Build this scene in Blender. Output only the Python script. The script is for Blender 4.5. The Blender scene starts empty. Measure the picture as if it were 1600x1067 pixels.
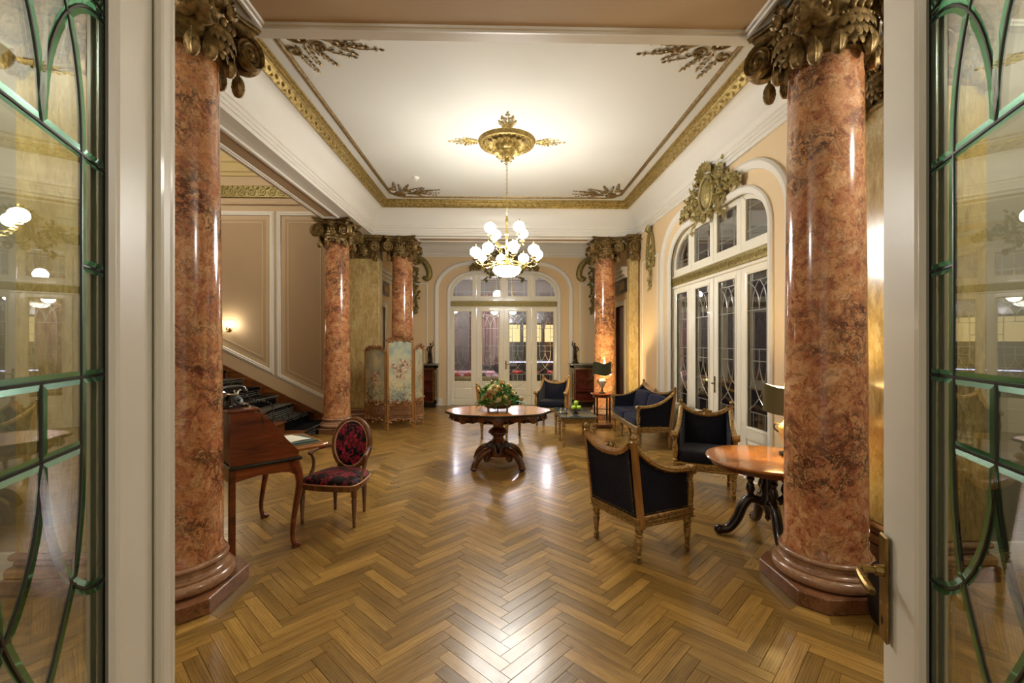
import bpy, bmesh, math, random
from math import sin, cos, pi, radians, sqrt, atan2
from mathutils import Vector, Matrix
from mathutils.geometry import delaunay_2d_cdt
random.seed(7)
SC = bpy.context.scene
COL = SC.collection

# ------------------------------------------------------------------ camera, world, exposure
cam = bpy.data.cameras.new('camera'); CAM = bpy.data.objects.new('camera', cam); COL.objects.link(CAM)
cam.sensor_width = 36; cam.lens = 36 * 700 / 1600; cam.clip_start = .05
cam.shift_y = 2.5 / 1600
CAM.location = (0, 0, 1.7); CAM.rotation_euler = (pi / 2, 0, -math.atan(17 / 700))
SC.camera = CAM
W = bpy.data.worlds.new('world'); SC.world = W; W.use_nodes = True
W.node_tree.nodes['Background'].inputs[0].default_value = (1.0, .86, .66, 1)
W.node_tree.nodes['Background'].inputs[1].default_value = .35
SC.view_settings.view_transform = 'Standard'; SC.view_settings.look = 'None'
SC.view_settings.exposure = .95; SC.view_settings.gamma = 1
SC.view_settings.use_curve_mapping = False
SC.cycles.max_bounces = 8; SC.cycles.caustics_reflective = False; SC.cycles.caustics_refractive = False
GLOBE = 50.0        # radiance of the chandelier globes

# ------------------------------------------------------------------ node helpers
def lin(h):
    if isinstance(h, str):
        h = h.lstrip('#'); c = [int(h[i:i + 2], 16) / 255 for i in (0, 2, 4)]
        return tuple(x / 12.92 if x <= .04045 else ((x + .055) / 1.055) ** 2.4 for x in c) + (1,)
    return tuple(h) + ((1,) if len(h) == 3 else ())
class NT:
    def __init__(s, name):
        s.m = bpy.data.materials.new(name); s.m.use_nodes = True; s.t = s.m.node_tree; s.t.nodes.clear()
        s.out = s.t.nodes.new('ShaderNodeOutputMaterial')
    def n(s, typ, ins=None, **pr):
        nd = s.t.nodes.new('ShaderNode' + typ)
        for k, v in pr.items(): setattr(nd, k, v)
        for k, v in (ins or {}).items(): s.set(nd.inputs[k], v)
        return nd
    def set(s, sock, v):
        if isinstance(v, bpy.types.NodeSocket): s.t.links.new(v, sock)
        elif isinstance(v, bpy.types.Node): s.t.links.new(v.outputs[0], sock)
        else: sock.default_value = v
    def coord(s, which='Object', scale=(1, 1, 1), rnd=0.0, rot=(0, 0, 0)):
        c = s.n('TexCoord').outputs[which]
        if rnd:
            oi = s.n('ObjectInfo').outputs['Random']
            a = s.n('VectorMath', {0: c, 1: s.n('CombineXYZ', {0: s.math('MULTIPLY', oi, rnd), 1: s.math('MULTIPLY', oi, rnd * 1.7), 2: s.math('MULTIPLY', oi, rnd * 2.3)})}, operation='ADD')
            c = a.outputs[0]
        return s.n('Mapping', {0: c, 'Scale': scale, 'Rotation': rot}).outputs[0]
    def math(s, op, a, b=0.0, clamp=False):
        nd = s.n('Math', {0: a, 1: b}, operation=op); nd.use_clamp = clamp; return nd.outputs[0]
    def noise(s, vec, scale, detail=4, rough=.55, dist=0.0):
        return s.n('TexNoise', {'Vector': vec, 'Scale': scale, 'Detail': detail, 'Roughness': rough, 'Distortion': dist}).outputs[0]
    def ramp(s, fac, stops, interp='LINEAR'):
        r = s.n('ValToRGB', {0: fac}); r.color_ramp.interpolation = interp
        e = r.color_ramp.elements
        while len(e) < len(stops): e.new(.5)
        for i, (p, c) in enumerate(stops):
            e[i].position = p; e[i].color = lin(c) if not isinstance(c, (int, float)) else (c, c, c, 1)
        return r.outputs[0]
    def mix(s, fac, a, b, typ='MIX'):
        m = s.n('Mix', data_type='RGBA', blend_type=typ)
        s.set(m.inputs[0], fac); s.set(m.inputs[6], lin(a) if isinstance(a, (str, tuple)) else a); s.set(m.inputs[7], lin(b) if isinstance(b, (str, tuple)) else b)
        return m.outputs[2]
    def bump(s, h, strength=.2, dist=.01):
        return s.n('Bump', {'Height': h, 'Strength': strength, 'Distance': dist}).outputs[0]
    def pbr(s, color, rough=.5, metal=0.0, normal=None, coat=0.0, spec=.5, sheen=0.0, emis=None, estr=0.0, coat_rough=.08):
        p = s.n('BsdfPrincipled')
        s.set(p.inputs['Base Color'], lin(color) if isinstance(color, (str, tuple)) else color)
        s.set(p.inputs['Roughness'], rough); s.set(p.inputs['Metallic'], metal)
        p.inputs['Specular IOR Level'].default_value = spec
        p.inputs['Coat Weight'].default_value = coat; p.inputs['Coat Roughness'].default_value = coat_rough
        if sheen:
            p.inputs['Sheen Weight'].default_value = sheen; p.inputs['Sheen Roughness'].default_value = .4
        if normal is not None: s.set(p.inputs['Normal'], normal)
        if emis is not None:
            s.set(p.inputs['Emission Color'], lin(emis) if isinstance(emis, (str, tuple)) else emis); p.inputs['Emission Strength'].default_value = estr
        s.t.links.new(p.outputs[0], s.out.inputs[0]); return s.m

M = {}
def plain(name, col, rough=.5, metal=0.0, var=.06, nscale=6, coat=0.0, bump=0.0, spec=.5, sheen=0.0):
    t = NT(name); v = t.coord('Object', rnd=5)
    n = t.noise(v, nscale, 3)
    c = t.mix(t.math('MULTIPLY', n, var * 2), lin(col), tuple(x * .55 for x in lin(col)[:3]))
    nb = t.bump(t.noise(v, nscale * 6, 3), bump, .01) if bump else None
    M[name] = t.pbr(c, rough, metal, nb, coat, spec, sheen); return M[name]

def wood(name, dark, mid, light, rough=.3, axis=2, scale=6, coat=.3, stretch=9):
    t = NT(name); sc = [stretch, stretch, stretch]; sc[axis] = 1
    v = t.coord('Object', tuple(x * .5 for x in sc), rnd=7)
    n = t.noise(v, scale * .6, 6, .6, .6); n2 = t.noise(v, scale * 4, 4, .6)
    f = t.math('ADD', t.math('MULTIPLY', n, .8), t.math('MULTIPLY', n2, .2))
    c = t.ramp(f, [(.3, dark), (.5, mid), (.72, light)])
    M[name] = t.pbr(c, rough, 0, t.bump(n2, .05, .004), coat); return M[name]

def marble(name, base, pale, deep, vein, scale=1.0, rough=.16, vein_amt=1.0, ochre=None):
    t = NT(name); v = t.coord('Object', (1, 1, .85) if name != 'yellow_marble' else (1.3, 1.3, .35), rnd=17)
    warp = t.n('TexNoise', {'Vector': v, 'Scale': 3.0 * scale, 'Detail': 6, 'Roughness': .65}).outputs[1]
    wv = t.n('VectorMath', {0: v, 1: t.n('VectorMath', {0: warp, 'Scale': .30}, operation='SCALE').outputs[0]}, operation='ADD').outputs[0]
    big = t.noise(wv, 2.6 * scale, 4, .6); mid = t.noise(wv, 13 * scale, 6, .72, .3); fine = t.noise(wv, 55 * scale, 5, .75)
    # brecciated clasts of several sizes, each with its own tone
    c1 = t.n('TexVoronoi', {'Vector': wv, 'Scale': 17 * scale}); c2 = t.n('TexVoronoi', {'Vector': wv, 'Scale': 48 * scale})
    r1 = t.n('SeparateColor', {0: c1.outputs['Color']}).outputs[0]; r2 = t.n('SeparateColor', {0: c2.outputs['Color']}).outputs[1]
    f = t.math('ADD', t.math('ADD', t.math('MULTIPLY', big, .35), t.math('MULTIPLY', mid, .35)), t.math('ADD', t.math('MULTIPLY', r1, .18), t.math('MULTIPLY', r2, .14)))
    c = t.ramp(f, [(.30, deep), (.43, base), (.56, ochre or base), (.70, pale)])
    spots = t.ramp(t.noise(wv, 19 * scale, 5, .65, 1.0), [(.60, 0.0), (.66, 1.0)])
    c = t.mix(t.math('MULTIPLY', spots, .75), c, lin(deep))
    c = t.mix(t.math('MULTIPLY', t.ramp(fine, [(.53, 0.0), (.70, 1.0)]), .5), c, lin(vein))
    c = t.mix(t.math('MULTIPLY', t.ramp(t.noise(wv, 33 * scale, 4, .6), [(.55, 0.0), (.7, 1.0)]), .4), c, lin(pale))
    wv2 = t.n('Mapping', {0: wv, 'Rotation': (.6, .7, .3), 'Scale': (1, 1, 1.9)}).outputs[0]
    def line(sc, w, det=8):
        d = t.math('ABSOLUTE', t.math('SUBTRACT', t.noise(wv2, sc, det, .72), .5))
        return t.ramp(d, [(w * .3, 1.0), (w, 0.0)])
    band = t.ramp(t.noise(wv2, 1.7 * scale, 2, .5), [(.49, 0.0), (.60, 1.0)])
    vn = t.math('MAXIMUM', t.math('MULTIPLY', line(2.6 * scale, .014), t.math('ADD', t.math('MULTIPLY', band, .4), .6)), t.math('MULTIPLY', line(8 * scale, .05), t.math('MULTIPLY', band, .9)))
    c = t.mix(t.math('MULTIPLY', vn, .92 * vein_amt), c, lin(vein))
    M[name] = t.pbr(c, rough, 0, None, .25, .5); return M[name]

def glassy(name, tint, f0=.07, rough=0.0, refl=(1, 1, 1)):
    t = NT(name)
    lw = t.n('LayerWeight', {0: .5}).outputs['Facing']
    f = t.math('ADD', t.math('MULTIPLY', t.math('POWER', lw, 4.0), 1 - f0), f0)
    tr = t.n('BsdfTransparent', {0: lin(tint)}); gl = t.n('BsdfGlossy', {0: lin(refl), 'Roughness': rough})
    mx = t.n('MixShader', {0: f, 1: tr.outputs[0], 2: gl.outputs[0]})
    t.t.links.new(mx.outputs[0], t.out.inputs[0]); M[name] = t.m; return t.m

def emit(name, col, strength):
    t = NT(name); e = t.n('Emission', {0: lin(col), 1: strength}); t.t.links.new(e.outputs[0], t.out.inputs[0]); M[name] = t.m; return t.m

plain('white_paint', '#DAD5CA', .42, var=.04, bump=.02)
plain('door_white', '#EDE6D2', .3, var=.03, coat=.2)
plain('door_near', '#DCD7C9', .33, var=.05, coat=.2)
plain('ceiling_paint', '#CFCCC2', .8, var=.05, nscale=1.5)
plain('cream_wall', '#DDC298', .65, var=.06, nscale=2, bump=.02)
plain('tan_wall', '#BFA682', .65, var=.08, nscale=2, bump=.02)
plain('tan_panel', '#AE9472', .7, var=.08, nscale=2.4, bump=.02)
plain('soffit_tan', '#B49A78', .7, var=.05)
plain('stair_ceiling', '#C2AC78', .8, var=.05)
plain('front_wall', '#9C9382', .7, var=.08)
def gold(name, a, b, rough=.38, metal=.75, bs=.35, ns=26):
    t = NT(name); v = t.coord('Object', rnd=5)
    n = t.noise(v, ns, 5, .6); n2 = t.noise(v, ns * 2.5, 3)
    c = t.ramp(n, [(.32, a), (.62, b)])
    M[name] = t.pbr(c, t.math('ADD', t.math('MULTIPLY', n2, .2), rough - .1), metal, t.bump(n, bs, .012)); return M[name]
gold('antique_gold', '#51401F', '#94794A', .45, .6)
gold('bright_gold', '#75602C', '#B59C5E', .42, .62)
gold('olive_gold', '#6E6032', '#A3925A', .5, .5)
gold('gilt_wood', '#553C1C', '#B28E50', .36, .35, .3, 40)
gold('brass', '#7A6234', '#A88C54', .26, .92, .03, 8)
gold('chandelier_brass', '#9C8240', '#D8C078', .2, .95, .03, 8)
gold('bronze_dark', '#1E1712', '#4A3A2A', .38, .7, .2)
gold('gilt_pink', '#5F3A20', '#B5865A', .42, .4, .5, 40)
marble('red_marble', '#B3704C', '#DBAD82', '#80402A', '#241817', 1.0, .15, 1.0, '#C78E5D')
marble('yellow_marble', '#B89C62', '#D3C090', '#967C48', '#5E5438', .9, .2, .5, '#C4AA70')
marble('base_marble', '#A0785A', '#B48E6C', '#8A6044', '#54382A', .8, .18, .3)
marble('plinth_marble', '#86583A', '#A4764E', '#3A1E12', '#100A08', 2.0, .28, 1.0)
marble('green_marble', '#2A332B', '#5B6459', '#141A16', '#8E958A', 2.0, .08, .5)
marble('grey_marble', '#77776C', '#97968A', '#55554C', '#3A3A36', 2.0, .3, .5)
wood('walnut', '#2A1208', '#5A2C12', '#7E441C', .28, 2)
wood('rosewood_x', '#2C0F05', '#6B2E10', '#95491C', .24, 0, 5, .4, 5)
wood('burr_top', '#6E3C12', '#A8672A', '#CF9448', .18, 0, 4, .5, 3)
wood('dark_wood', '#0C0705', '#22120B', '#3A2012', .25, 2)
wood('stair_wood', '#3A1E0C', '#6A3C1A', '#8A5628', .35, 0)
wood('chair_wood', '#3A200E', '#6E4220', '#96683A', .34, 2)
wood('gilt_pine', '#63411F', '#93642F', '#B38248', .35, 2, 5, .2, 6)
wood('table_wood', '#2A1409', '#5E3216', '#86502A', .26, 2, 6, .3, 4)
plain('black_lacquer', '#0B0A09', .22, coat=.4)
plain('phone_black', '#0A0A0B', .12, coat=.6)
plain('lead', '#3A3936', .28, .8, var=.2, nscale=30)
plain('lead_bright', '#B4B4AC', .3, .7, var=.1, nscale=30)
plain('cabinet_red', '#A8322A', .6, var=.1)
plain('lamp_shade', '#34352233'[:7], .32, var=.05)
plain('lamp_shade_olive', '#5E5838', .33, var=.05)
plain('lamp_shade_inside', '#F2E6C4', .7, var=.02)
plain('urn', '#9C9684', .3, var=.35, nscale=14, coat=.3)
plain('urn_cream', '#C9AE76', .25, var=.3, nscale=10, coat=.4)
plain('silver', '#C9C6BC', .18, .95, var=.05)
plain('paper', '#E9E6D4', .7, var=.02)
plain('folder_green', '#4A5A4C', .55, var=.06)
plain('apple', '#A8C83A', .25, var=.12, nscale=9, coat=.3)
plain('plastic_white', '#E4E0D4', .4)
plain('black_bag', '#060606', .4, var=.1)
plain('leaf_green', '#3B7F26', .45, var=.5, nscale=14)
plain('leaf_light', '#76A83A', .45, var=.4, nscale=14)
plain('fern_green', '#2A8040', .42, var=.4, nscale=12)
plain('petal_cream', '#EBDDA8', .55, var=.2, nscale=30)
plain('petal_peach', '#DDA77E', .55, var=.25, nscale=30)
plain('twig', '#4A3A28', .7)
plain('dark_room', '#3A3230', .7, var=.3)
plain('grey_stucco', '#7C7672', .7, var=.4, nscale=30)
plain('bar_black', '#151316', .3, coat=.3)
plain('red_fabric', '#B0302A', .7, var=.2)
plain('pink_sofa', '#B08A8E', .8, var=.4, nscale=12)
plain('olive_sofa', '#7A7046', .8, var=.2)
plain('curtain', '#8A6A66', .75, var=.5, nscale=5)
plain('subfloor', '#2A1A0C', .8)
glassy('pane_glass', '#E9EDE4', .075)
glassy('door_glass', '#F1F2EE', .10)
glassy('cabinet_glass', '#E6E6E0', .06)
t = NT('bevel_glass')
lw = t.n('LayerWeight', {0: .5}).outputs['Facing']
tr = t.n('BsdfTransparent', {0: lin('#4FA27C')}); gl = t.n('BsdfGlossy', {0: (.62, .95, .78, 1), 'Roughness': .12})
rf_ = t.n('BsdfRefraction', {0: lin('#7CCFA6'), 'Roughness': .05, 'IOR': 1.35})
m1 = t.n('MixShader', {0: .55, 1: tr.outputs[0], 2: rf_.outputs[0]}); m2 = t.n('MixShader', {0: t.math('ADD', .16, t.math('MULTIPLY', lw, .35)), 1: m1.outputs[0], 2: gl.outputs[0]})
t.t.links.new(m2.outputs[0], t.out.inputs[0]); M['bevel_glass'] = t.m
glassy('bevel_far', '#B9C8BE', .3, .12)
emit('globe_light', (1.0, .985, .925), GLOBE)
emit('bowl_light', (1.0, .985, .925), GLOBE * .5)
emit('sconce_light', (1.0, .9, .7), 18)
emit('bar_light', (.95, .86, 1.0), 110)
emit('bar_window', (1.0, .72, .36), .9)
emit('bar_neon', (.62, .62, 1.0), 3.0)
emit('added_fill_light', (1.0, .965, .88), 60)  # glow of the unseen fill lamps added in the front zone and stairwell

def velvet(name, col, hi):
    t = NT(name); v = t.coord('Object', rnd=4)
    n = t.noise(v, 38, 5, .7, .5)
    c = t.ramp(n, [(.38, col), (.72, hi)])
    M[name] = t.pbr(c, .75, 0, t.bump(n, .25, .006), 0, .2, .12)
velvet('navy_velvet', '#06060D', '#14162A')
velvet('navy_cushion', '#080F26', '#14213F')
def damask(name, ax, flowers):
    t = NT(name); c = t.n('TexCoord').outputs['Object']
    sp = t.n('SeparateXYZ', {0: c}); nz = t.n('TexNoise', {'Vector': c, 'Scale': 14.0, 'Detail': 2}).outputs[1]
    nzs = t.n('SeparateXYZ', {0: nz})
    u = t.math('ADD', sp.outputs[0], t.math('MULTIPLY', t.math('SUBTRACT', nzs.outputs[0], .5), .035)); w = t.math('ADD', sp.outputs[ax], t.math('MULTIPLY', t.math('SUBTRACT', nzs.outputs[1], .5), .035))
    m = 0.0
    for (cx, cy, R, n, ph) in flowers:
        x = t.math('SUBTRACT', u, cx); y = t.math('SUBTRACT', w, cy)
        r = t.math('SQRT', t.math('ADD', t.math('MULTIPLY', x, x), t.math('MULTIPLY', y, y))); a = t.math('ARCTAN2', y, x)
        lob = t.math('ABSOLUTE', t.math('COSINE', t.math('ADD', t.math('MULTIPLY', a, n / 2), ph)))
        edge = t.math('MULTIPLY', t.math('ADD', .42, t.math('MULTIPLY', t.math('POWER', lob, .6), .58)), R)
        f = t.math('MULTIPLY', t.math('LESS_THAN', r, edge), t.math('GREATER_THAN', t.math('ADD', lob, t.math('LESS_THAN', r, R * .3)), .32))
        f = t.math('MULTIPLY', f, t.math('GREATER_THAN', t.math('ABSOLUTE', t.math('SUBTRACT', r, R * .36)), R * .05))
        m = f if m == 0.0 else t.math('MAXIMUM', m, f)
    vec = t.n('CombineXYZ', {0: u, 1: w, 2: .37}).outputs[0]
    vine = t.math('LESS_THAN', t.math('ABSOLUTE', t.math('SUBTRACT', t.noise(vec, 9.0, .5, .5, 1.2), .5)), .022)
    m = t.math('MAXIMUM', m, vine)
    col = t.mix(m, '#0B0406', t.ramp(t.noise(vec, 20, 2), [(.35, '#6E1020'), (.7, '#B02A3C')]))
    M[name] = t.pbr(col, .62, 0, t.bump(m, .3, .003), 0, .25, .15)
damask('damask_seat', 1, [(0, -.07, .085, 7, 0), (-.16, -.1, .07, 6, .5), (.16, -.09, .07, 6, 1), (-.09, .07, .065, 6, .2), (.1, .08, .065, 7, .8), (0, .19, .05, 6, 0), (-.23, .05, .05, 6, .3), (.23, .06, .05, 6, .6), (0, -.22, .05, 6, 0)])
damask('damask_back', 2, [(0.01, .03, .085, 7, 0), (-.1, .14, .06, 6, .5), (.1, .15, .055, 6, 1), (-.13, -.02, .05, 6, .4), (.13, -.03, .05, 6, .9), (-.05, -.14, .06, 6, .2), (.08, -.16, .05, 7, .8)])

def parquet():
    t = NT('parquet')
    uv = t.n('UVMap').outputs[0]
    att = t.n('Attribute', attribute_name='tone').outputs['Fac']
    oi = t.n('ObjectInfo').outputs['Random']
    r = t.math('FRACT', t.math('ADD', att, t.math('MULTIPLY', oi, 7.13)))
    off = t.n('CombineXYZ', {0: t.math('MULTIPLY', r, 37.0), 1: t.math('MULTIPLY', r, 91.0), 2: t.math('MULTIPLY', r, 13.0)}).outputs[0]
    v = t.n('VectorMath', {0: uv, 1: off}, operation='ADD').outputs[0]
    vs = t.n('Mapping', {0: v, 'Scale': (1.6, 15, 1)}).outputs[0]
    n = t.noise(vs, 1.6, 6, .62, .5); fine = t.noise(t.n('Mapping', {0: v, 'Scale': (14, 85, 1)}).outputs[0], 1.0, 5, .65)
    rings = t.n('TexWave', {'Vector': t.n('Mapping', {0: v, 'Scale': (2.2, 20, 1)}).outputs[0], 'Scale': 1.1, 'Distortion': 6.0, 'Detail': 3, 'Detail Scale': 1.0}, bands_direction='Y').outputs['Fac']
    f = t.math('ADD', t.math('MULTIPLY', n, .66), t.math('ADD', t.math('MULTIPLY', fine, .20), t.math('MULTIPLY', rings, .14)))
    c = t.ramp(f, [(.20, '#503815'), (.45, '#8E6A30'), (.74, '#B69250')])
    tone = t.math('ADD', .62, t.math('MULTIPLY', t.math('FRACT', t.math('MULTIPLY', r, 5.37)), .62))
    c = t.mix(1.0, c, t.n('CombineXYZ', {0: tone, 1: tone, 2: tone}).outputs[0], 'MULTIPLY')
    w = t.coord('Object', (1, 1, 1))
    wear = t.noise(w, 3.0, 5, .6); 
    rough = t.math('ADD', .17, t.math('ADD', t.math('MULTIPLY', wear, .16), t.math('MULTIPLY', fine, .1)))
    M['parquet'] = t.pbr(c, rough, 0, t.bump(t.math('ADD', fine, t.math('MULTIPLY', n, .5)), .10, .004), .22, .5, coat_rough=.14)
parquet()

def carpet():
    t = NT('stair_carpet'); v = t.coord('Object')
    vo = t.n('TexVoronoi', {'Vector': v, 'Scale': 26, 'Randomness': .2})
    m = t.ramp(vo.outputs['Distance'], [(.26, 1.0), (.34, 0.0)])
    n = t.noise(v, 60, 3)
    c = t.mix(m, t.ramp(n, [(.3, '#040405'), (.8, '#0E0E12')]), '#9A9484')
    M['stair_carpet'] = t.pbr(c, .85, 0, t.bump(n, .4, .01), 0, .1, 0)
carpet()

def painting(name, seed, pink_at, brown, rad=.14):
    t = NT(name); c = t.n('TexCoord').outputs['Object']
    v = t.n('VectorMath', {0: c, 1: (seed, seed * 2, 0)}, operation='ADD').outputs[0]
    n = t.noise(v, 3.2, 5, .6, .4)
    col = t.ramp(n, [(.36, '#87938A'), (.47, '#A6A78C'), (.60, '#C0B58E')])
    n2 = t.noise(v, 13, 5, .65, .8)
    d = t.n('VectorMath', {0: c, 1: pink_at}, operation='DISTANCE').outputs['Value']
    msk = t.ramp(t.math('ADD', d, t.math('MULTIPLY', t.math('SUBTRACT', t.noise(v, 8, 4, .6), .5), .75)), [(rad, 1.0), (rad + .07, 0.0)])
    fl = t.ramp(t.noise(v, 24, 4, .6, .6), [(.36, '#4E4A34'), (.47, '#8E8264'), (.56, '#C79F86'), (.68, '#DCC9B2')])
    col = t.mix(msk, col, fl)
    sep = t.n('SeparateXYZ', {0: c}); 
    low = t.ramp(sep.outputs[2], [(.75, 1.0), (1.1, 0.0)])
    ln = t.ramp(t.math('ABSOLUTE', t.math('SUBTRACT', t.noise(v, 6.5, 1, .5, 1.5), .5)), [(.02, 1.0), (.05, 0.0)])
    col = t.mix(t.math('MULTIPLY', t.math('MULTIPLY', ln, low), brown), col, '#5E4422')
    M[name] = t.pbr(col, .35, 0, None, .15)
painting('painting_a', 1.3, (-.06, 0, 1.02), .9, .08); painting('painting_b', 5.7, (0.0, 0, 1.2), .7); painting('painting_c', 9.1, (0.05, 0, 1.0), .6, .06)
# ------------------------------------------------------------------ geometry helpers
class MB:
    def __init__(s): s.v = []; s.f = []; s.mi = []; s.uv = None; s.tone = None
    def add(s, vs, fs, mi=0, Mx=None):
        o = len(s.v)
        if Mx is not None: vs = [Mx @ Vector(p) for p in vs]
        s.v += [tuple(p) for p in vs]; s.f += [tuple(o + i for i in f) for f in fs]; s.mi += [mi] * len(fs); return s
    def box(s, x0, x1, y0, y1, z0, z1, b=0.0, mi=0, Mx=None):
        if b <= 0:
            vs = [(x, y, z) for z in (z0, z1) for y in (y0, y1) for x in (x0, x1)]
            fs = [(0, 2, 3, 1), (4, 5, 7, 6), (0, 1, 5, 4), (2, 6, 7, 3), (0, 4, 6, 2), (1, 3, 7, 5)]
            return s.add(vs, fs, mi, Mx)
        b = min(b, (x1 - x0) * .45, (y1 - y0) * .45, (z1 - z0) * .45)
        def ring(i, z): return [(x0 + i, y0 + b, z), (x0 + b, y0 + i, z), (x1 - b, y0 + i, z), (x1 - i, y0 + b, z), (x1 - i, y1 - b, z), (x1 - b, y1 - i, z), (x0 + b, y1 - i, z), (x0 + i, y1 - b, z)]
        def inner(z): return [(x0 + b, y0 + b, z), (x0 + b, y0 + b, z), (x1 - b, y0 + b, z), (x1 - b, y0 + b, z), (x1 - b, y1 - b, z), (x1 - b, y1 - b, z), (x0 + b, y1 - b, z), (x0 + b, y1 - b, z)]
        vs = inner(z0) + ring(0, z0 + b) + ring(0, z1 - b) + inner(z1)
        fs = []
        for k in range(3):
            for i in range(8):
                j = (i + 1) % 8; a, c = k * 8, (k + 1) * 8; q = (a + i, a + j, c + j, c + i)
                fs.append(q)
        vs2 = []; idx = {}; mp = []
        for p in vs:
            if p not in idx: idx[p] = len(vs2); vs2.append(p)
            mp.append(idx[p])
        out = []
        for f in fs:
            g = []
            for i in f:
                if mp[i] not in g: g.append(mp[i])
            if len(g) > 2: out.append(tuple(g))
        out.append(tuple(mp[i] for i in (6, 4, 2, 0))); out.append(tuple(mp[24 + i] for i in (0, 2, 4, 6)))
        return s.add(vs2, out, mi, Mx)
    def lathe(s, prof, n=24, c=(0, 0, 0), mi=0, Mx=None, lobes=0, amp=0.0, a0=0.0, a1=2 * pi, cap=True, ey=1.0):
        full = abs(a1 - a0 - 2 * pi) < 1e-6; k = n if full else n + 1
        vs = []; fs = []
        for r, z in prof:
            for i in range(k):
                a = a0 + (a1 - a0) * i / n; q = r * (1 + (amp * cos(lobes * a) if lobes else 0))
                vs.append((c[0] + q * cos(a), c[1] + q * sin(a) * ey, c[2] + z))
        for j in range(len(prof) - 1):
            for i in range(n):
                i2 = (i + 1) % k
                fs.append((j * k + i, j * k + i2, (j + 1) * k + i2, (j + 1) * k + i))
        if cap and full:
            if prof[0][0] > 1e-5: fs.append(tuple(range(k - 1, -1, -1)))
            if prof[-1][0] > 1e-5: fs.append(tuple((len(prof) - 1) * k + i for i in range(k)))
        return s.add(vs, fs, mi, Mx)
    def tube(s, path, rad, n=8, closed=False, mi=0, Mx=None, flat=1.0, up=None, caps=True):
        P = [Vector(p) for p in path]; m = len(P)
        R = rad if isinstance(rad, (list, tuple)) else [rad] * m
        T = []
        for i in range(m):
            a = P[(i - 1) % m] if closed or i else P[0]; b = P[(i + 1) % m] if closed or i < m - 1 else P[-1]
            T.append((b - a).normalized() if (b - a).length > 1e-9 else Vector((0, 0, 1)))
        u = Vector(up) if up else (Vector((0, 0, 1)) if abs(T[0].z) < .9 else Vector((1, 0, 0)))
        N = (u - T[0] * u.dot(T[0])).normalized(); vs = []
        for i in range(m):
            w = up and Vector(up) or N
            N = (w - T[i] * w.dot(T[i]));
            N = N.normalized() if N.length > 1e-6 else Vector((1, 0, 0)); B = T[i].cross(N)
            for j in range(n):
                a = 2 * pi * j / n + pi / n
                vs.append(P[i] + (N * (cos(a) * flat) + B * sin(a)) * R[i])
        fs = []
        for i in range(m if closed else m - 1):
            i2 = (i + 1) % m
            for j in range(n):
                j2 = (j + 1) % n; fs.append((i * n + j, i * n + j2, i2 * n + j2, i2 * n + j))
        if not closed and caps:
            fs.append(tuple(range(n - 1, -1, -1))); fs.append(tuple((m - 1) * n + j for j in range(n)))
        return s.add(vs, fs, mi, Mx)
    def sweep(s, path, prof, N, closed=False, mi=0, Mx=None, pclosed=False):
        """profile (a, b): a sideways in the path plane (N x tangent), b along the plane normal N; mitred corners"""
        P = [Vector(p) for p in path]; N = Vector(N).normalized(); m = len(P); vs = []
        seg = m if closed else m - 1
        S = [N.cross((P[(i + 1) % m] - P[i]).normalized()) for i in range(seg)]
        for i in range(m):
            if closed: a, b = S[(i - 1) % m], S[i]
            else: a, b = S[max(i - 1, 0)], S[min(i, seg - 1)]
            mt = (a + b) / max(1 + a.dot(b), .25)
            for (x, y) in prof: vs.append(P[i] + mt * x + N * y)
        k = len(prof); fs = []
        for i in range(seg):
            i2 = (i + 1) % m
            for j in range(k if pclosed else k - 1):
                j2 = (j + 1) % k; fs.append((i * k + j, i2 * k + j, i2 * k + j2, i * k + j2))
        if not closed and pclosed:
            fs.append(tuple(range(k))); fs.append(tuple((m - 1) * k + j for j in range(k - 1, -1, -1)))
        return s.add(vs, fs, mi, Mx)
    def prism(s, poly, z0, z1, mi=0, Mx=None, b=0.0):
        k = len(poly); rings = [(poly, z0), (poly, z1)]
        if b > 0:
            ins = inset(poly, b); rings = [(ins, z0), (poly, z0 + b), (poly, z1 - b), (ins, z1)]
        vs = []; fs = []
        for pl, z in rings: vs += [(p[0], p[1], z) for p in pl]
        for r in range(len(rings) - 1):
            for i in range(k):
                j = (i + 1) % k; fs.append((r * k + i, r * k + j, (r + 1) * k + j, (r + 1) * k + i))
        fs.append(tuple(range(k - 1, -1, -1))); fs.append(tuple((len(rings) - 1) * k + i for i in range(k)))
        return s.add(vs, fs, mi, Mx)
    def ball(s, c, r, n=12, m=8, mi=0, Mx=None, e=1.0, sq=1.0):
        """(super)ellipsoid"""
        r = r if isinstance(r, (tuple, list)) else (r, r, r); vs = [(c[0], c[1], c[2] - r[2])]; fs = []
        g = lambda x, p: math.copysign(abs(x) ** p, x)
        for j in range(1, m):
            ph = -pi / 2 + pi * j / m
            for i in range(n):
                a = 2 * pi * i / n
                vs.append((c[0] + r[0] * g(cos(ph), e) * g(cos(a), sq), c[1] + r[1] * g(cos(ph), e) * g(sin(a), sq), c[2] + r[2] * g(sin(ph), e)))
        vs.append((c[0], c[1], c[2] + r[2])); L = len(vs) - 1
        for i in range(n):
            fs.append((0, 1 + (i + 1) % n, 1 + i)); b = 1 + (m - 2) * n
            fs.append((L, b + i, b + (i + 1) % n))
        for j in range(m - 2):
            for i in range(n):
                a = 1 + j * n; fs.append((a + i, a + (i + 1) % n, a + n + (i + 1) % n, a + n + i))
        return s.add(vs, fs, mi, Mx)
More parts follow.
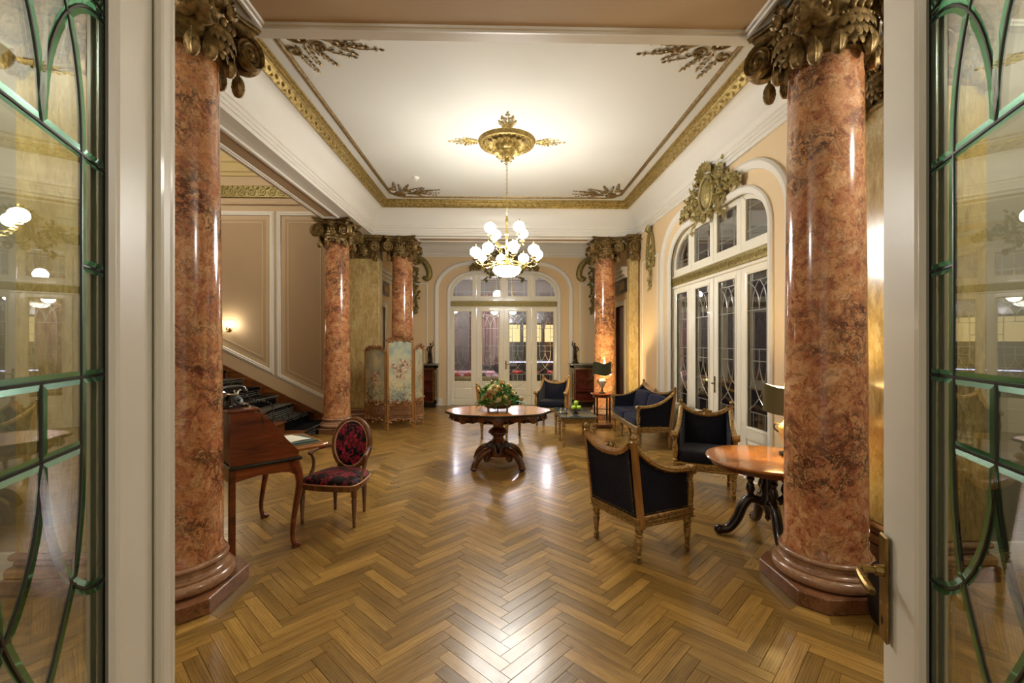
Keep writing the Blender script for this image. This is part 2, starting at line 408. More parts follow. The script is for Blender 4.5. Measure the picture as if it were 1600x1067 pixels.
    def leaf(s, p, d, up, L, w, h=.25, mi=0, curl=0.0):
        p = Vector(p); d = Vector(d).normalized(); up = Vector(up); up = (up - d * up.dot(d)).normalized(); b = d.cross(up)
        q = lambda a, c, u: p + d * (a * L) + b * (c * w) + up * (u * L)
        vs = [q(0, 0, 0), q(.35, .5, .02), q(.75, .36, .02 + curl), q(1, 0, curl * 1.5), q(.75, -.36, .02 + curl), q(.35, -.5, .02), q(.4, 0, h), q(.75, 0, h * .8 + curl)]
        fs = [(0, 6, 1), (1, 6, 7, 2), (2, 7, 3), (3, 7, 4), (4, 7, 6, 5), (5, 6, 0), (0, 1, 2, 3, 4, 5)]
        return s.add(vs, fs, mi)
    def grid(s, fn, nu, nv, mi=0, Mx=None, thick=None):
        """surface fn(u, v); with thick a closed shell offset by the vector thick"""
        vs = [fn(i / nu, j / nv) for j in range(nv + 1) for i in range(nu + 1)]; k = nu + 1; fs = []
        for j in range(nv):
            for i in range(nu): fs.append((j * k + i, j * k + i + 1, (j + 1) * k + i + 1, (j + 1) * k + i))
        if thick is not None:
            t = Vector(thick); o = len(vs); vs = vs + [Vector(p) + t for p in vs]
            fs += [tuple(o + i for i in reversed(f)) for f in fs]
            rim = [i for i in range(k)] + [j * k + nu for j in range(1, nv + 1)] + [nv * k + i for i in range(nu - 1, -1, -1)] + [j * k for j in range(nv - 1, 0, -1)]
            for a, b in zip(rim, rim[1:] + rim[:1]): fs.append((b, a, o + a, o + b))
        return s.add(vs, fs, mi, Mx)
    def mesh(s, name, mats, smooth=30):
        me = bpy.data.meshes.new(name); me.from_pydata(s.v, [], s.f)
        for m in (mats if isinstance(mats, (list, tuple)) else [mats]): me.materials.append(M[m])
        if any(s.mi): me.polygons.foreach_set('material_index', s.mi)
        if smooth:
            me.polygons.foreach_set('use_smooth', [True] * len(s.f)); me.update()
            me.set_sharp_from_angle(angle=radians(smooth))
        me.update(); return me
    def build(s, name, mats, parent=None, smooth=30, loc=None, rot=None):
        return obj(name, s.mesh(name, mats, smooth), parent, loc, rot)

def inset(poly, d):
    k = len(poly); area = sum(poly[i][0] * poly[(i + 1) % k][1] - poly[(i + 1) % k][0] * poly[i][1] for i in range(k))
    sg = 1 if area > 0 else -1; out = []
    for i in range(k):
        p0, p1, p2 = Vector(poly[i - 1][:2]), Vector(poly[i][:2]), Vector(poly[(i + 1) % k][:2])
        a = (p1 - p0); b = (p2 - p1)
        if a.length < 1e-9: a = b
        if b.length < 1e-9: b = a
        a.normalize(); b.normalize(); na = Vector((-a.y, a.x)) * sg; nb = Vector((-b.y, b.x)) * sg
        mt = (na + nb) / max(1 + na.dot(nb), .45)
        out.append((p1.x + mt.x * d, p1.y + mt.y * d))
    return out
def obj(name, me, parent=None, loc=None, rot=None):
    o = bpy.data.objects.new(name, me); COL.objects.link(o)
    if parent is not None: o.parent = parent
    if loc is not None: o.location = loc
    if rot is not None: o.rotation_euler = rot if isinstance(rot, (tuple, list)) else (0, 0, rot)
    return o
def tag(o, label=None, cat=None, group=None, kind=None):
    if label: o['label'] = label
    if cat: o['category'] = cat
    if group: o['group'] = group
    if kind: o['kind'] = kind
    return o
def thing(name, label, cat, loc=(0, 0, 0), rz=0.0, group=None):
    return tag(obj(name, None, None, loc, rz), label, cat, group)
def struct(o): o['kind'] = 'structure'; return o
KIDS = {}
def kids(o): return [c for c in COL.objects if c.parent == o]
def copy_tree(o, loc=None, rz=None, label=None, parent=None):
    tree = {}
    for c in COL.objects:
        if c.parent: tree.setdefault(c.parent, []).append(c)
    def rec(a, par):
        c = a.copy(); COL.objects.link(c); c.parent = par
        for ch in tree.get(a, []): rec(ch, c)
        return c
    r = rec(o, parent)
    if loc is not None: r.location = loc
    if rz is not None: r.rotation_euler = (0, 0, rz)
    if label: r['label'] = label
    return r
def T(x=0, y=0, z=0): return Matrix.Translation((x, y, z))
def RZ(a): return Matrix.Rotation(a, 4, 'Z')
def RX(a): return Matrix.Rotation(a, 4, 'X')
def RY(a): return Matrix.Rotation(a, 4, 'Y')
def spiral(r0, r1, turns, n, a0=0.0, sgn=1):
    out = []
    for i in range(n + 1):
        t = i / n; r = r0 + (r1 - r0) * t; a = a0 + sgn * 2 * pi * turns * t; out.append((r * cos(a), r * sin(a)))
    return out
def arc(cx, cy, r, a0, a1, n=12, ry=None):
    return [(cx + r * cos(a0 + (a1 - a0) * i / n), cy + (ry or r) * sin(a0 + (a1 - a0) * i / n)) for i in range(n + 1)]
def bez(p0, p1, p2, p3, n=12):
    P = [Vector(p) for p in (p0, p1, p2, p3)]; out = []
    for i in range(n + 1):
        t = i / n; out.append(tuple(P[0] * (1 - t) ** 3 + P[1] * 3 * t * (1 - t) ** 2 + P[2] * 3 * t * t * (1 - t) + P[3] * t ** 3))
    return out
def catmull(pts, per=6, closed=False):
    P = [Vector(p) for p in pts]; n = len(P); out = []
    for i in range(n if closed else n - 1):
        a, b, c, d = P[(i - 1) % n] if closed or i else P[0], P[i], P[(i + 1) % n], P[(i + 2) % n] if closed or i < n - 2 else P[-1]
        for k in range(per):
            t = k / per
            out.append(tuple(.5 * ((2 * b) + (c - a) * t + (2 * a - 5 * b + 4 * c - d) * t * t + (3 * b - a - 3 * c + d) * t ** 3)))
    if not closed: out.append(tuple(P[-1]))
    return out
# ------------------------------------------------------------------ the floor: herringbone oak parquet
ZS = 4.05                      # soffit and cornice level
XL, XR, YN, YF = -2.82, 3.03, 3.47, 9.87   # the hall's cornice rectangle
XC = .08
def cam_px(X, Y, Z):
    th = math.atan(17 / 700); d = X * sin(th) + Y * cos(th); r = X * cos(th) - Y * sin(th)
    return (800 + 700 * r / d, 536 - 700 * (Z - 1.7) / d) if d > .1 else (-9e3, 9e3)
mb = MB()
for (x0, x1, y0, y1) in ((-4.6, 4.6, -2.2, 3.3), (-7.9, 3.03, 3.3, 9.15), (-3.0, 3.0, 9.15, 12.5)):
    mb.box(x0, x1, y0, y1, -.2, -.012)
FLOOR = struct(mb.build('floor', 'subfloor', smooth=0))
PL, PW, NP = .48, .08, 6
E1, E2 = Vector((1, 1)) / sqrt(2), Vector((-1, 1)) / sqrt(2)
def in_floor(x, y):
    return (-4.55 < x < 4.55 and .15 < y <= 3.3) or (-5.6 < x < 3.0 and 3.3 < y < 9.1) or (-2.95 < x < 2.95 and 9.1 <= y < 12.4)
planks = []
for k in range(-10, 130):
    for m in range(-12, 14):
        for hv in (0, 1):
            if hv == 0: cu, cv = (k + NP * m) + NP / 2, (k - NP * m) + .5
            else: cu, cv = (k + NP * m + NP) + .5, (k - NP * m + 1 - NP) + NP / 2
            p = (E1 * cu + E2 * cv) * PW + Vector((-.627, 0))
            if in_floor(p.x, p.y): planks.append((p.x, p.y, hv))
def plank_box(mb, M4, g=.0011):
    a, b, c = PL / 2 - g, PW / 2 - g, .0006
    vs = [(-a, -b, -.012), (a, -b, -.012), (a, b, -.012), (-a, b, -.012), (-a, -b, -c), (a, -b, -c), (a, b, -c), (-a, b, -c),
          (-a + c, -b + c, 0), (a - c, -b + c, 0), (a - c, b - c, 0), (-a + c, b - c, 0)]
    fs = []
    for o in (0, 4):
        for i in range(4): j = (i + 1) % 4; fs.append((o + i, o + j, o + 4 + j, o + 4 + i))
    fs.append((8, 9, 10, 11))
    mb.add([M4 @ Vector(v) for v in vs] if M4 is not None else vs, fs)
    return vs, fs
def plank_mesh(name, lst):
    mb = MB(); uvs = []; tones = []
    for (x, y, hv, r, jz) in lst:
        M4 = T(x, y, jz) @ RZ(radians(45 if hv == 0 else 135)) if x is not None else Matrix()
        vs, fs = plank_box(mb, M4)
        for f in fs:
            for i in f: uvs += [vs[i][0] + r * 11, vs[i][1]]
        tones += [r] * len(vs)
    me = mb.mesh(name, 'parquet', 0)
    me.uv_layers.new(name='UVMap').data.foreach_set('uv', uvs)
    at = me.attributes.new('tone', 'FLOAT', 'POINT'); at.data.foreach_set('value', tones)
    return me
def visible(p):
    px, py = cam_px(p[0], p[1], 0)
    if not (240 < px < 1392 and 300 < py < 1075): return False
    return not (1.75 < abs(p[0] - .05) < 2.6 and 2.7 < p[1] < 3.45)
vis = sorted([p for p in planks if visible(p)], key=lambda p: p[1])[:300]
vset = set(vis)
base_pl = plank_mesh('plank', [(None, 0, 0, 0.0, 0)])
for (x, y, hv) in vis:
    obj('plank', base_pl, FLOOR, (x, y, random.uniform(-.0006, .0003)), radians(45 if hv == 0 else 135) + random.uniform(-.002, .002))
rest = plank_mesh('parquet_field', [(x, y, hv, random.random(), random.uniform(-.0006, .0003)) for (x, y, hv) in planks if (x, y, hv) not in vset])
tag(obj('parquet_field', rest, FLOOR), kind='stuff')

for (cx, cy) in ((-2.165, 3.077), (2.26, 3.077)):
    def octa(h, ch): q = h - ch; return [(-q, -h), (q, -h), (h, -q), (h, q), (q, h), (-q, h), (-h, q), (-h, -q)]
    a, b = octa(.338, .116), octa(.43, .155)
    for i in range(8):
        j = (i + 1) % 8; e = .0015; P = [Vector((cx + p[0], cy + p[1])) for p in (a[i], a[j], b[j], b[i])]; c = sum(P, Vector((0, 0))) / 4
        mb = MB(); mb.prism([tuple(c + (p - c) * .985) for p in P][::-1], -.011, .0012)
        o = obj('border_plank', mb.mesh('border_plank', 'parquet', 0), FLOOR)
        L = (P[1] - P[0]).normalized(); uv = o.data.uv_layers.new(name='UVMap')
        for lp in o.data.loops:
            v = o.data.vertices[lp.vertex_index].co; uv.data[lp.index].uv = ((v.x * L.x + v.y * L.y) + i, (-v.x * L.y + v.y * L.x))
# ------------------------------------------------------------------ walls with arched openings
def arch_path(hw, top, rx, rz, n=14, z0=0.0):
    p = [(-hw, z0)] + [(-hw + rx - rx * cos(a), top - rz + rz * sin(a)) for a in [pi / 2 * i / n for i in range(n + 1)]]
    return p + [(-x, z) for x, z in reversed(p)]
DHW, DTOP, DRX, DRZ = 1.56, 3.68, .80, .62
def wall_poly(a0, a1, h, opening=None, c=0.0):
    o = [(a0, 0)]
    if opening: o += [(c + x, z) for x, z in opening]
    return o + [(a1, 0), (a1, h), (a0, h)]
def wall_x(name, xa, xb, poly, mat):      # wall in a plane of constant X, polygon in (y, z)
    mb = MB(); k = len(poly)
    vs = [(xa, y, z) for y, z in poly] + [(xb, y, z) for y, z in poly]
    fs = [tuple(range(k)), tuple(range(2 * k - 1, k - 1, -1))] + [(i, k + i, k + (i + 1) % k, (i + 1) % k) for i in range(k)]
    mb.add(vs, fs); return struct(mb.build(name, mat, smooth=30))
def wall_y(name, ya, yb, poly, mat):
    mb = MB(); k = len(poly)
    vs = [(x, ya, z) for x, z in poly] + [(x, yb, z) for x, z in poly]
    fs = [tuple(range(k - 1, -1, -1)), tuple(range(k, 2 * k))] + [(i, (i + 1) % k, k + (i + 1) % k, k + i) for i in range(k)]
    mb.add(vs, fs); return struct(mb.build(name, mat, smooth=30))
DRY = 6.47                     # middle of the right-hand door
AR = arch_path(DHW, DTOP, DRX, DRZ)
WR = wall_x('wall_right', XR, XR + .26, wall_poly(3.755, 9.9, 4.9, AR, DRY), 'cream_wall')
WF = wall_y('wall_far', 12.27, 12.53, wall_poly(-3.3, 3.3, 4.9, AR, XC), 'cream_wall')
# the bay behind the far columns: side walls with a door each
BD = [(-.55, 0), (-.55, 2.75), (.55, 2.75), (.55, 0)]
WBL = wall_x('wall_bay_left', -3.0, -3.2, wall_poly(10.2, 12.27, 4.9, BD, 11.25), 'cream_wall'); wall_x('wall_bay_corner', -3.5, -3.7, wall_poly(9.4, 10.2, 4.9), 'cream_wall')
WBR = wall_x('wall_bay_right', 3.0, 3.2, wall_poly(9.9, 12.27, 4.9, BD, 11.25), 'cream_wall')
WS = wall_y('wall_stair', 9.15, 9.4, wall_poly(-7.9, -3.2, 6.1), 'tan_wall')
WSL = wall_x('wall_stair_left', -7.9, -8.1, wall_poly(3.3, 9.4, 6.1), 'tan_wall')
for sx, nm in ((-1, 'left'), (1, 'right')):
    a, b = (3.505, 4.6) if sx > 0 else (-4.6, -3.05)
    wall_y('wall_return_' + nm, 3.3, 3.52, [(a, 0), (b, 0), (b, 4.9), (a, 4.9)], 'front_wall')
    wall_x('wall_front_' + nm, sx * 4.6, sx * 4.8, wall_poly(.35, 3.3, 4.9), 'front_wall')
wall_x('wall_stair_near', -4.62, -4.82, wall_poly(3.3, 3.56, 6.1), 'tan_wall')
wall_y('wall_stair_front', 3.3, 3.5, [(-7.9, 0), (-4.62, 0), (-4.62, 6.1), (-7.9, 6.1)], 'tan_wall')
# the entrance wall the camera looks through, with its opening
EO = [(-.84, 0), (-.84, 3.3), (.98, 3.3), (.98, 0)]
wall_y('wall_entrance', .34, .56, wall_poly(-4.6, 4.6, 4.9, EO), 'front_wall')

# ------------------------------------------------------------------ beams, ceilings
def beam(name, x0, x1, y0, y1, z0, z1, mat='white_paint'):
    mb = MB(); mb.box(x0, x1, y0, y1, z0, z1); return struct(mb.build(name, mat, smooth=0))
B1 = beam('trim_1', -4.6, 4.6, 2.66, 3.47, ZS, 4.9)
B2 = beam('trim_2', -3.41, -2.94, 3.47, 9.87, ZS, 6.1)
B3 = beam('trim_3', -3.0, 3.03, 9.87, 10.42, ZS, 4.9)
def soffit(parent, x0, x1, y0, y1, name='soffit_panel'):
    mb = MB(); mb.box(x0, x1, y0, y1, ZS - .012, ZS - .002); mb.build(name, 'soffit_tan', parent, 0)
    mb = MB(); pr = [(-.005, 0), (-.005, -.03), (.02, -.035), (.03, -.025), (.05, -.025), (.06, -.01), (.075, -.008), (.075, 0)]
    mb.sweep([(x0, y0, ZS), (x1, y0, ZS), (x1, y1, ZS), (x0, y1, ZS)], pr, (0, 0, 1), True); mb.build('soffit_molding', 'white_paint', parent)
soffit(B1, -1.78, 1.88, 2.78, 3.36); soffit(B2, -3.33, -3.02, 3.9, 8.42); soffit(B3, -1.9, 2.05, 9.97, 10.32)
soffit(B1, -4.4, -2.55, 2.78, 3.2); soffit(B1, 2.65, 4.4, 2.78, 3.2)
mb = MB(); mb.box(-2.94, XR, YN, YF, 4.72, 4.9); CEIL = struct(mb.build('ceiling', 'ceiling_paint', smooth=0))
mb = MB(); mb.box(-3.0, 3.0, 10.42, 12.27, 4.62, 4.9); struct(mb.build('ceiling_bay', 'ceiling_paint', smooth=0))
mb = MB(); mb.box(-4.6, 4.6, .56, 2.66, 4.62, 4.9); struct(mb.build('ceiling_front', 'ceiling_paint', smooth=0))
mb = MB(); mb.box(-7.9, -3.41, 3.3, 9.15, 5.9, 6.1); struct(mb.build('ceiling_stair', 'stair_ceiling', smooth=0))
# hall cornice: fascia with fine lines, then a cove up to the gilt band
def cove(o0, z0, o1, z1, n=10):
    return [(o0 + (o1 - o0) * (1 - cos(pi / 2 * i / n)), z0 + (z1 - z0) * sin(pi / 2 * i / n)) for i in range(n + 1)]
CP = [(0, ZS), (.03, ZS), (.03, 4.1), (.045, 4.105), (.045, 4.145), (.058, 4.15), (.058, 4.195), (.07, 4.2), (.078, 4.215), (.078, 4.23)] + cove(.085, 4.24, .34, 4.60)
rect = lambda o, z=0.0: [(XL + o, YN + o, z), (XR - o, YN + o, z), (XR - o, YF - o, z), (XL + o, YF - o, z)]
mb = MB(); mb.sweep(rect(0), CP, (0, 0, 1), True); C1 = struct(mb.build('trim_4', 'white_paint', smooth=40))
mb = MB(); mb.box(-2.94, XL + .005, YN, YF, ZS + .001, 4.72); mb.build('frieze_band', 'white_paint', C1, 0)
GP = [(.30, 4.585), (.315, 4.575), (.335, 4.59), (.355, 4.625), (.375, 4.65), (.385, 4.645), (.395, 4.665), (.41, 4.672), (.415, 4.695), (.435, 4.70), (.44, 4.72)]
mb = MB(); mb.sweep(rect(0), GP, (0, 0, 1), True); G1 = struct(mb.build('trim_5', 'bright_gold', smooth=40))
mb = MB(); i = 0
R0 = rect(.345, 4.612)
for a, b in zip(R0, R0[1:] + R0[:1]):
    a, b = Vector(a), Vector(b); d = (b - a).normalized(); nrm = Vector((0, 0, 1)).cross(d); L = (b - a).length; n = int(L / .075)
    for i in range(n):
        p = a + d * (L * (i + .5) / n); up = (nrm - Vector((0, 0, 1))).normalized()
        mb.leaf(p - d * .03, d + up.cross(d) * (.5 if i % 2 else -.5), up, .08, .045, .28)
tag(mb.build('leaf_ornament', 'bright_gold', G1, smooth=50), kind='stuff')
mb = MB(); TP = [(.0, 0), (.0, -.012), (.012, -.022), (.025, -.016), (.038, -.026), (.05, -.014), (.055, 0)]
NOTCH = .36
def gilt_frame(o, z):
    x0, y0, _ = rect(o)[0]; x1, y1, _ = rect(o)[2]; n = .25
    return [(x0 + n, y0, z), (x1 - n, y0, z), (x1 - n * .55, y0 + n * .15, z), (x1, y0 + n, z), (x1, y1 - n, z), (x1 - n * .55, y1 - n * .15, z), (x1 - n, y1, z), (x0 + n, y1, z), (x0 + n * .55, y1 - n * .15, z), (x0, y1 - n, z), (x0, y0 + n, z), (x0 + n * .55, y0 + n * .15, z)]
mb.sweep(gilt_frame(.57, 4.72), TP, (0, 0, 1), True); struct(mb.build('trim_6', 'antique_gold', smooth=40))
# cornice of the bay and of the front zone
BP = [(0, ZS), (.02, ZS), (.02, 4.09), (.04, 4.1), (.04, 4.16), (.07, 4.18), (.07, 4.24)] + cove(.08, 4.25, .35, 4.62)
mb = MB(); mb.sweep([(-3.0, 10.42, 0), (3.0, 10.42, 0), (3.0, 12.27, 0), (-3.0, 12.27, 0)], BP, (0, 0, 1), True); struct(mb.build('trim_7', 'white_paint', smooth=40))
mb = MB(); mb.sweep([(-4.6, .56, 0), (4.6, .56, 0), (4.6, 2.66, 0), (-4.6, 2.66, 0)], BP, (0, 0, 1), True); struct(mb.build('trim_8', 'white_paint', smooth=40))
mb = MB(); mb.sweep([(-7.9, 9.15, 0), (-3.41, 9.15, 0)], [(0, 5.05), (-.03, 5.06), (-.03, 5.12), (-.06, 5.14), (-.06, 5.3), (-.1, 5.33), (-.1, 5.42), (-.2, 5.55), (-.2, 5.9)], (0, 0, 1)); struct(mb.build('trim_9', 'stair_ceiling', smooth=40))

# stair wall: gilt scroll frieze and two long panels with a raked lower edge
mb = MB(); mb.box(-7.9, -3.41, 9.115, 9.15, 4.62, 4.86, .012)
FR = struct(mb.build('trim_10', 'olive_gold', smooth=30))
mb = MB(); x = -6.0
while x < -3.45:
    mb.tube([(x + p[0], 9.11, 4.74 + p[1]) for p in spiral(.085, .012, 1.7, 22, pi)], .011, 6, up=(0, -1, 0)); 
    for a in (0.6, 1.4, 2.2): mb.leaf((x + .09 * cos(a), 9.112, 4.74 + .07 * sin(a)), (cos(a), 0, sin(a)), (0, -1, 0), .06, .04)
    x += .2
mb.build('scroll_ornament', 'olive_gold', FR)
mb = MB(); mb.box(-7.9, -3.41, 9.1, 9.15, 4.48, 4.53, .012); struct(mb.build('trim_11', 'tan_wall'))
WMOLD = [(0, 0), (0, .018), (.012, .028), (.03, .022), (.045, .03), (.07, .018), (.085, .012), (.085, 0)]
PM2 = [(0, 0), (0, .008), (.015, .012), (.03, .008), (.03, 0)]
zrake = lambda x: .36 + (-3.45 - x) * .5
def raked_panel(x0, x1, nm):
    zt = 4.27; off = .22
    path = [(x0, 9.15, zrake(x0) + off), (x0, 9.15, zt), (x1, 9.15, zt), (x1, 9.15, zrake(x1) + off)]
    mb = MB(); mb.sweep(path, WMOLD, (0, -1, 0), True); o = struct(mb.build(nm, 'white_paint'))
    q = .16
    path = [(x0 + q, 9.15, zrake(x0 + q) + off + q * 1.05), (x0 + q, 9.15, zt - q), (x1 - q, 9.15, zt - q), (x1 - q, 9.15, zrake(x1 - q) + off + q * 1.05)]
    mb = MB(); mb.sweep(path, PM2, (0, -1, 0), True)
    mb.build('inner_bead', 'tan_wall', o)
    mb = MB(); mb.add([(x0 + .08, 9.148, zrake(x0 + .08) + off + .08), (x1 - .08, 9.148, zrake(x1 - .08) + off + .08), (x1 - .08, 9.148, zt - .08), (x0 + .08, 9.148, zt - .08)], [(0, 1, 2, 3)]); mb.build('field', 'tan_panel', o, 0)
raked_panel(-4.44, -3.50, 'trim_12'); raked_panel(-7.0, -4.66, 'trim_13')

# ------------------------------------------------------------------ arch mouldings round the two glazed doors
def place_far(p): return (XC + p[0], 12.27, p[1])
def place_right(p): return (XR, DRY - p[0], p[1])
for nm, plc, nv in (('trim_14', place_far, (0, -1, 0)), ('trim_15', place_right, (-1, 0, 0))):
    mb = MB()
    mb.sweep([plc(p) for p in arch_path(DHW, DTOP, DRX, DRZ)], [(0, 0), (0, .02), (-.02, .035), (-.05, .03), (-.07, .02), (-.09, .018), (-.1, 0)] , nv)
    mb.sweep([plc(p) for p in arch_path(DHW + .34, DTOP + .26, DRX + .22, DRZ + .18)], [(0, 0), (0, .03), (-.03, .05), (-.06, .045), (-.08, .03), (-.11, .025), (-.12, 0)], nv)
    o = struct(mb.build(nm, 'white_paint'))
# narrow wall panels beside the doors
def panel(nm, plc, nv, a0, a1, z0, z1, mold=WMOLD):
    mb = MB(); mb.sweep([plc(p) for p in ((a0, z0), (a0, z1), (a1, z1), (a1, z0))], mold, nv, True); return struct(mb.build(nm, 'white_paint'))
SM = [(0, 0), (0, .012), (.01, .02), (.025, .02), (.04, .01), (.04, 0)]
panel('trim_16', place_far, (0, -1, 0), -2.85, -2.12, .28, 3.3, SM); panel('trim_17', place_far, (0, -1, 0), 2.12, 2.75, .28, 3.3, SM)
panel('trim_18', place_right, (-1, 0, 0), -3.02, -2.14, .28, 3.4, SM)
panel('trim_19', place_right, (-1, 0, 0), 2.12, 2.85, .28, 3.4, SM)
# baseboards
def baseboard(nm, path, N=(0, 0, 1)):
    mb = MB(); mb.sweep(path, [(0, 0), (.022, 0), (.022, .15), (.014, .17), (.01, .19), (0, .2)], N); return struct(mb.build(nm, 'white_paint'))
baseboard('baseboard_right', [(XR, DRY + DHW + .1, 0), (XR, 9.85, 0)]); baseboard('baseboard_right_near', [(XR, 3.8, 0), (XR, DRY - DHW - .1, 0)])
baseboard('baseboard_far', [(-1.68 + XC, 12.27, 0), (-3.0, 12.27, 0)]); baseboard('baseboard_far_right', [(3.0, 12.27, 0), (1.68 + XC, 12.27, 0)])
baseboard('baseboard_return_right', [(4.6, 3.3, 0), (3.56, 3.3, 0)]); baseboard('baseboard_return_left', [(-3.05, 3.3, 0), (-4.6, 3.3, 0)])

# ------------------------------------------------------------------ leaded glass
def pt_in(poly, x, y):
    c = False; k = len(poly)
    for i in range(k):
        (x1, y1), (x2, y2) = poly[i], poly[(i + 1) % k]
        if (y1 > y) != (y2 > y) and x < (x2 - x1) * (y - y1) / (y2 - y1) + x1: c = not c
    return c
def leaded(outline, lines):
    vs = []; es = []
    def addpoly(p, closed):
        o = len(vs); vs.extend(Vector((a, b)) for a, b in p); n = len(p)
        es.extend((o + i, o + (i + 1) % n) for i in range(n if closed else n - 1))
    addpoly(outline, True)
    for l in lines: addpoly(l, False)
    V, Eg, F, _, oe, _ = delaunay_2d_cdt(vs, es, [], 0, 1e-5)
    con = {tuple(sorted(e)) for e, o in zip(Eg, oe) if o}
    tris = []
    for f in F:
        c = sum((V[i] for i in f), Vector((0, 0))) / len(f)
        if pt_in(outline, c.x, c.y): tris.append(tuple(f))
    adj = {}
    for ti, f in enumerate(tris):
        for i in range(len(f)): adj.setdefault(tuple(sorted((f[i], f[(i + 1) % len(f)]))), []).append(ti)
    seen = set(); panes = []
    for t0 in range(len(tris)):
        if t0 in seen: continue
        st = [t0]; seen.add(t0); grp = []
        while st:
            t = st.pop(); grp.append(t); f = tris[t]
            for i in range(len(f)):
                e = tuple(sorted((f[i], f[(i + 1) % len(f)])))
                if e in con: continue
                for u in adj[e]:
                    if u not in seen: seen.add(u); st.append(u)
        nxt = {}
        for t in grp:
            f = tris[t]
            for i in range(len(f)):
                a, b = f[i], f[(i + 1) % len(f)]; e = tuple(sorted((a, b)))
                if e in con or len(adj[e]) == 1: nxt[a] = b
        st = next(iter(nxt)); loop = [st]
        while nxt[loop[-1]] != st and len(loop) < 999: loop.append(nxt[loop[-1]])
        panes.append([tuple(V[i]) for i in loop])
    inner = [(tuple(V[a]), tuple(V[b])) for (a, b) in con if len(adj.get((a, b), [])) == 2]
    return panes, inner
def pane_mesh(poly, bw, gmat, bmat, y=0.0, lift=.004):
    ins = inset(poly, bw); k = len(poly)
    cx = sum(p[0] for p in poly) / k; cy = sum(p[1] for p in poly) / k
    P = lambda p, d: (p[0], y + d, p[1])
    vs = [P(p, 0) for p in poly] + [P(p, -lift) for p in ins] + [P(p, .002) for p in poly]
    fs = [(i, (i + 1) % k, k + (i + 1) % k, k + i) for i in range(k)] + [tuple(range(k, 2 * k)), tuple(range(3 * k - 1, 2 * k - 1, -1))]
    mb = MB(); mb.add(vs, fs[:k], 1); mb.f += fs[k:]; mb.mi += [0, 0]
    return mb.mesh('pane', [gmat, bmat], 0)
def leaf_lines(h, z0, z1):
    L = []; A = .58 * h; both = lambda pl: (L.append(pl), L.append([(-x, z) for x, z in pl]))
    L.append([(-h, 2.468), (h, 2.468)]); both([(A, 2.468), (A, z1)])
    both([(-h + h * sin(t), 2.10 + .35 * cos(t)) for t in [pi / 2 * i / 12 for i in range(13)]])
    both([(p[0], p[1]) for p in bez((-A, 2.10, 0), (-A, 2.26, 0), (-.4 * h, 2.40, 0), (0, 2.468, 0), 10)])
    L.append([(-h, 2.10), (h, 2.10)]); both([(-A, 2.10), (-A, 1.475)]); both([(-h, 1.862), (-A, 1.862)])
    L.append([(-h, 1.622), (h, 1.622)]); L.append([(-A, 1.475), (A, 1.475)]); L.append([(0, 1.622), (0, 1.475)])
    both([(-h + h * cos(t), 1.475 - .335 * sin(t)) for t in [pi / 2 * i / 12 for i in range(13)]])
    cv = catmull([(-A, 1.475, 0), (-A * .96, 1.35, 0), (-A * .78, 1.225, 0), (-A * .42, 1.12, 0), (0, 1.03, 0), (.5 * h, .92, 0), (h, .84, 0)], 5)
    both([(p[0], p[1]) for p in cv])
    L.append([(-h, .84), (h, .84)]); both([(-.5 * h, .84), (-.5 * h, z0)])
    return L
LEAF_CACHE = {}
def leaf_glass(hw, z0, z1, bw, cr, gmat, bmat):
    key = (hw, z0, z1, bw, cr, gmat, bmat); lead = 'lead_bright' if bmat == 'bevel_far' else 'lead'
    if key not in LEAF_CACHE:
        lines = leaf_lines(hw, z0, z1); lines = [[(p[0], p[1]) for p in l] for l in lines]
        out = [(-hw, z0), (hw, z0), (hw, z1), (-hw, z1)]
        panes, inner = leaded(out, lines)
        ms = [pane_mesh(p, bw, gmat, bmat) for p in panes]
        mb = MB()
        for l in lines: mb.tube([(p[0], 0, p[1]) for p in l], cr, 6, up=(0, 1, 0), flat=.8)
        mb.tube([(p[0], 0, p[1]) for p in out], cr * .8, 6, True, up=(0, 1, 0))
        LEAF_CACHE[key] = (ms, mb.mesh('came', lead, 40))
    return LEAF_CACHE[key]
def leaf_frame(w, h, g0, g1, z0, z1, th, mat, panel=True):
    """stiles and rails of a door leaf, 0..w along x, front face towards -y"""
    mb = MB(); t = th / 2
    mb.box(0, g0, -t, t, 0, h, .003); mb.box(g1, w, -t, t, 0, h, .003); mb.box(g0, g1, -t, t, z1, h); 
    mb.box(g0, g1, -t, t, z0 - .13, z0); mb.box(g0, g1, -t, t, 0, .14)
    mb.box(g0, g1, -t * .4, t * .4, .14, z0 - .13)
    for sy in (-1, 1):
        nv = (0, sy, 0)
        pr = [(.0, t), (0, t + .006), (-.006, t + .011), (-.016, t + .007), (-.024, t + .009), (-.034, t - .001)]
        pr = [(-a, b) for a, b in pr] if sy < 0 else pr
        e = .0
        path = [(g0 - e, 0, z0 - e), (g0 - e, 0, z1 + e), (g1 + e, 0, z1 + e), (g1 + e, 0, z0 - e)]
        pin = [(-.0 if False else a, b) for a, b in pr]
        mb.sweep(path, [(-a, b) for a, b in pin] if sy > 0 else [(-a, b) for a, b in pin], nv, True)
        q = .03; path = [(g0 + q, 0, .14 + q), (g0 + q, 0, z0 - .13 - q), (g1 - q, 0, z0 - .13 - q), (g1 - q, 0, .14 + q)]
        mb.sweep(path, [(-.03, t * .4), (-.03, t), (-.01, t * .7), (0, t * .4)] if sy < 0 else [(.03, t * .4), (.03, t), (.01, t * .7), (0, t * .4)], nv, True)
    return mb
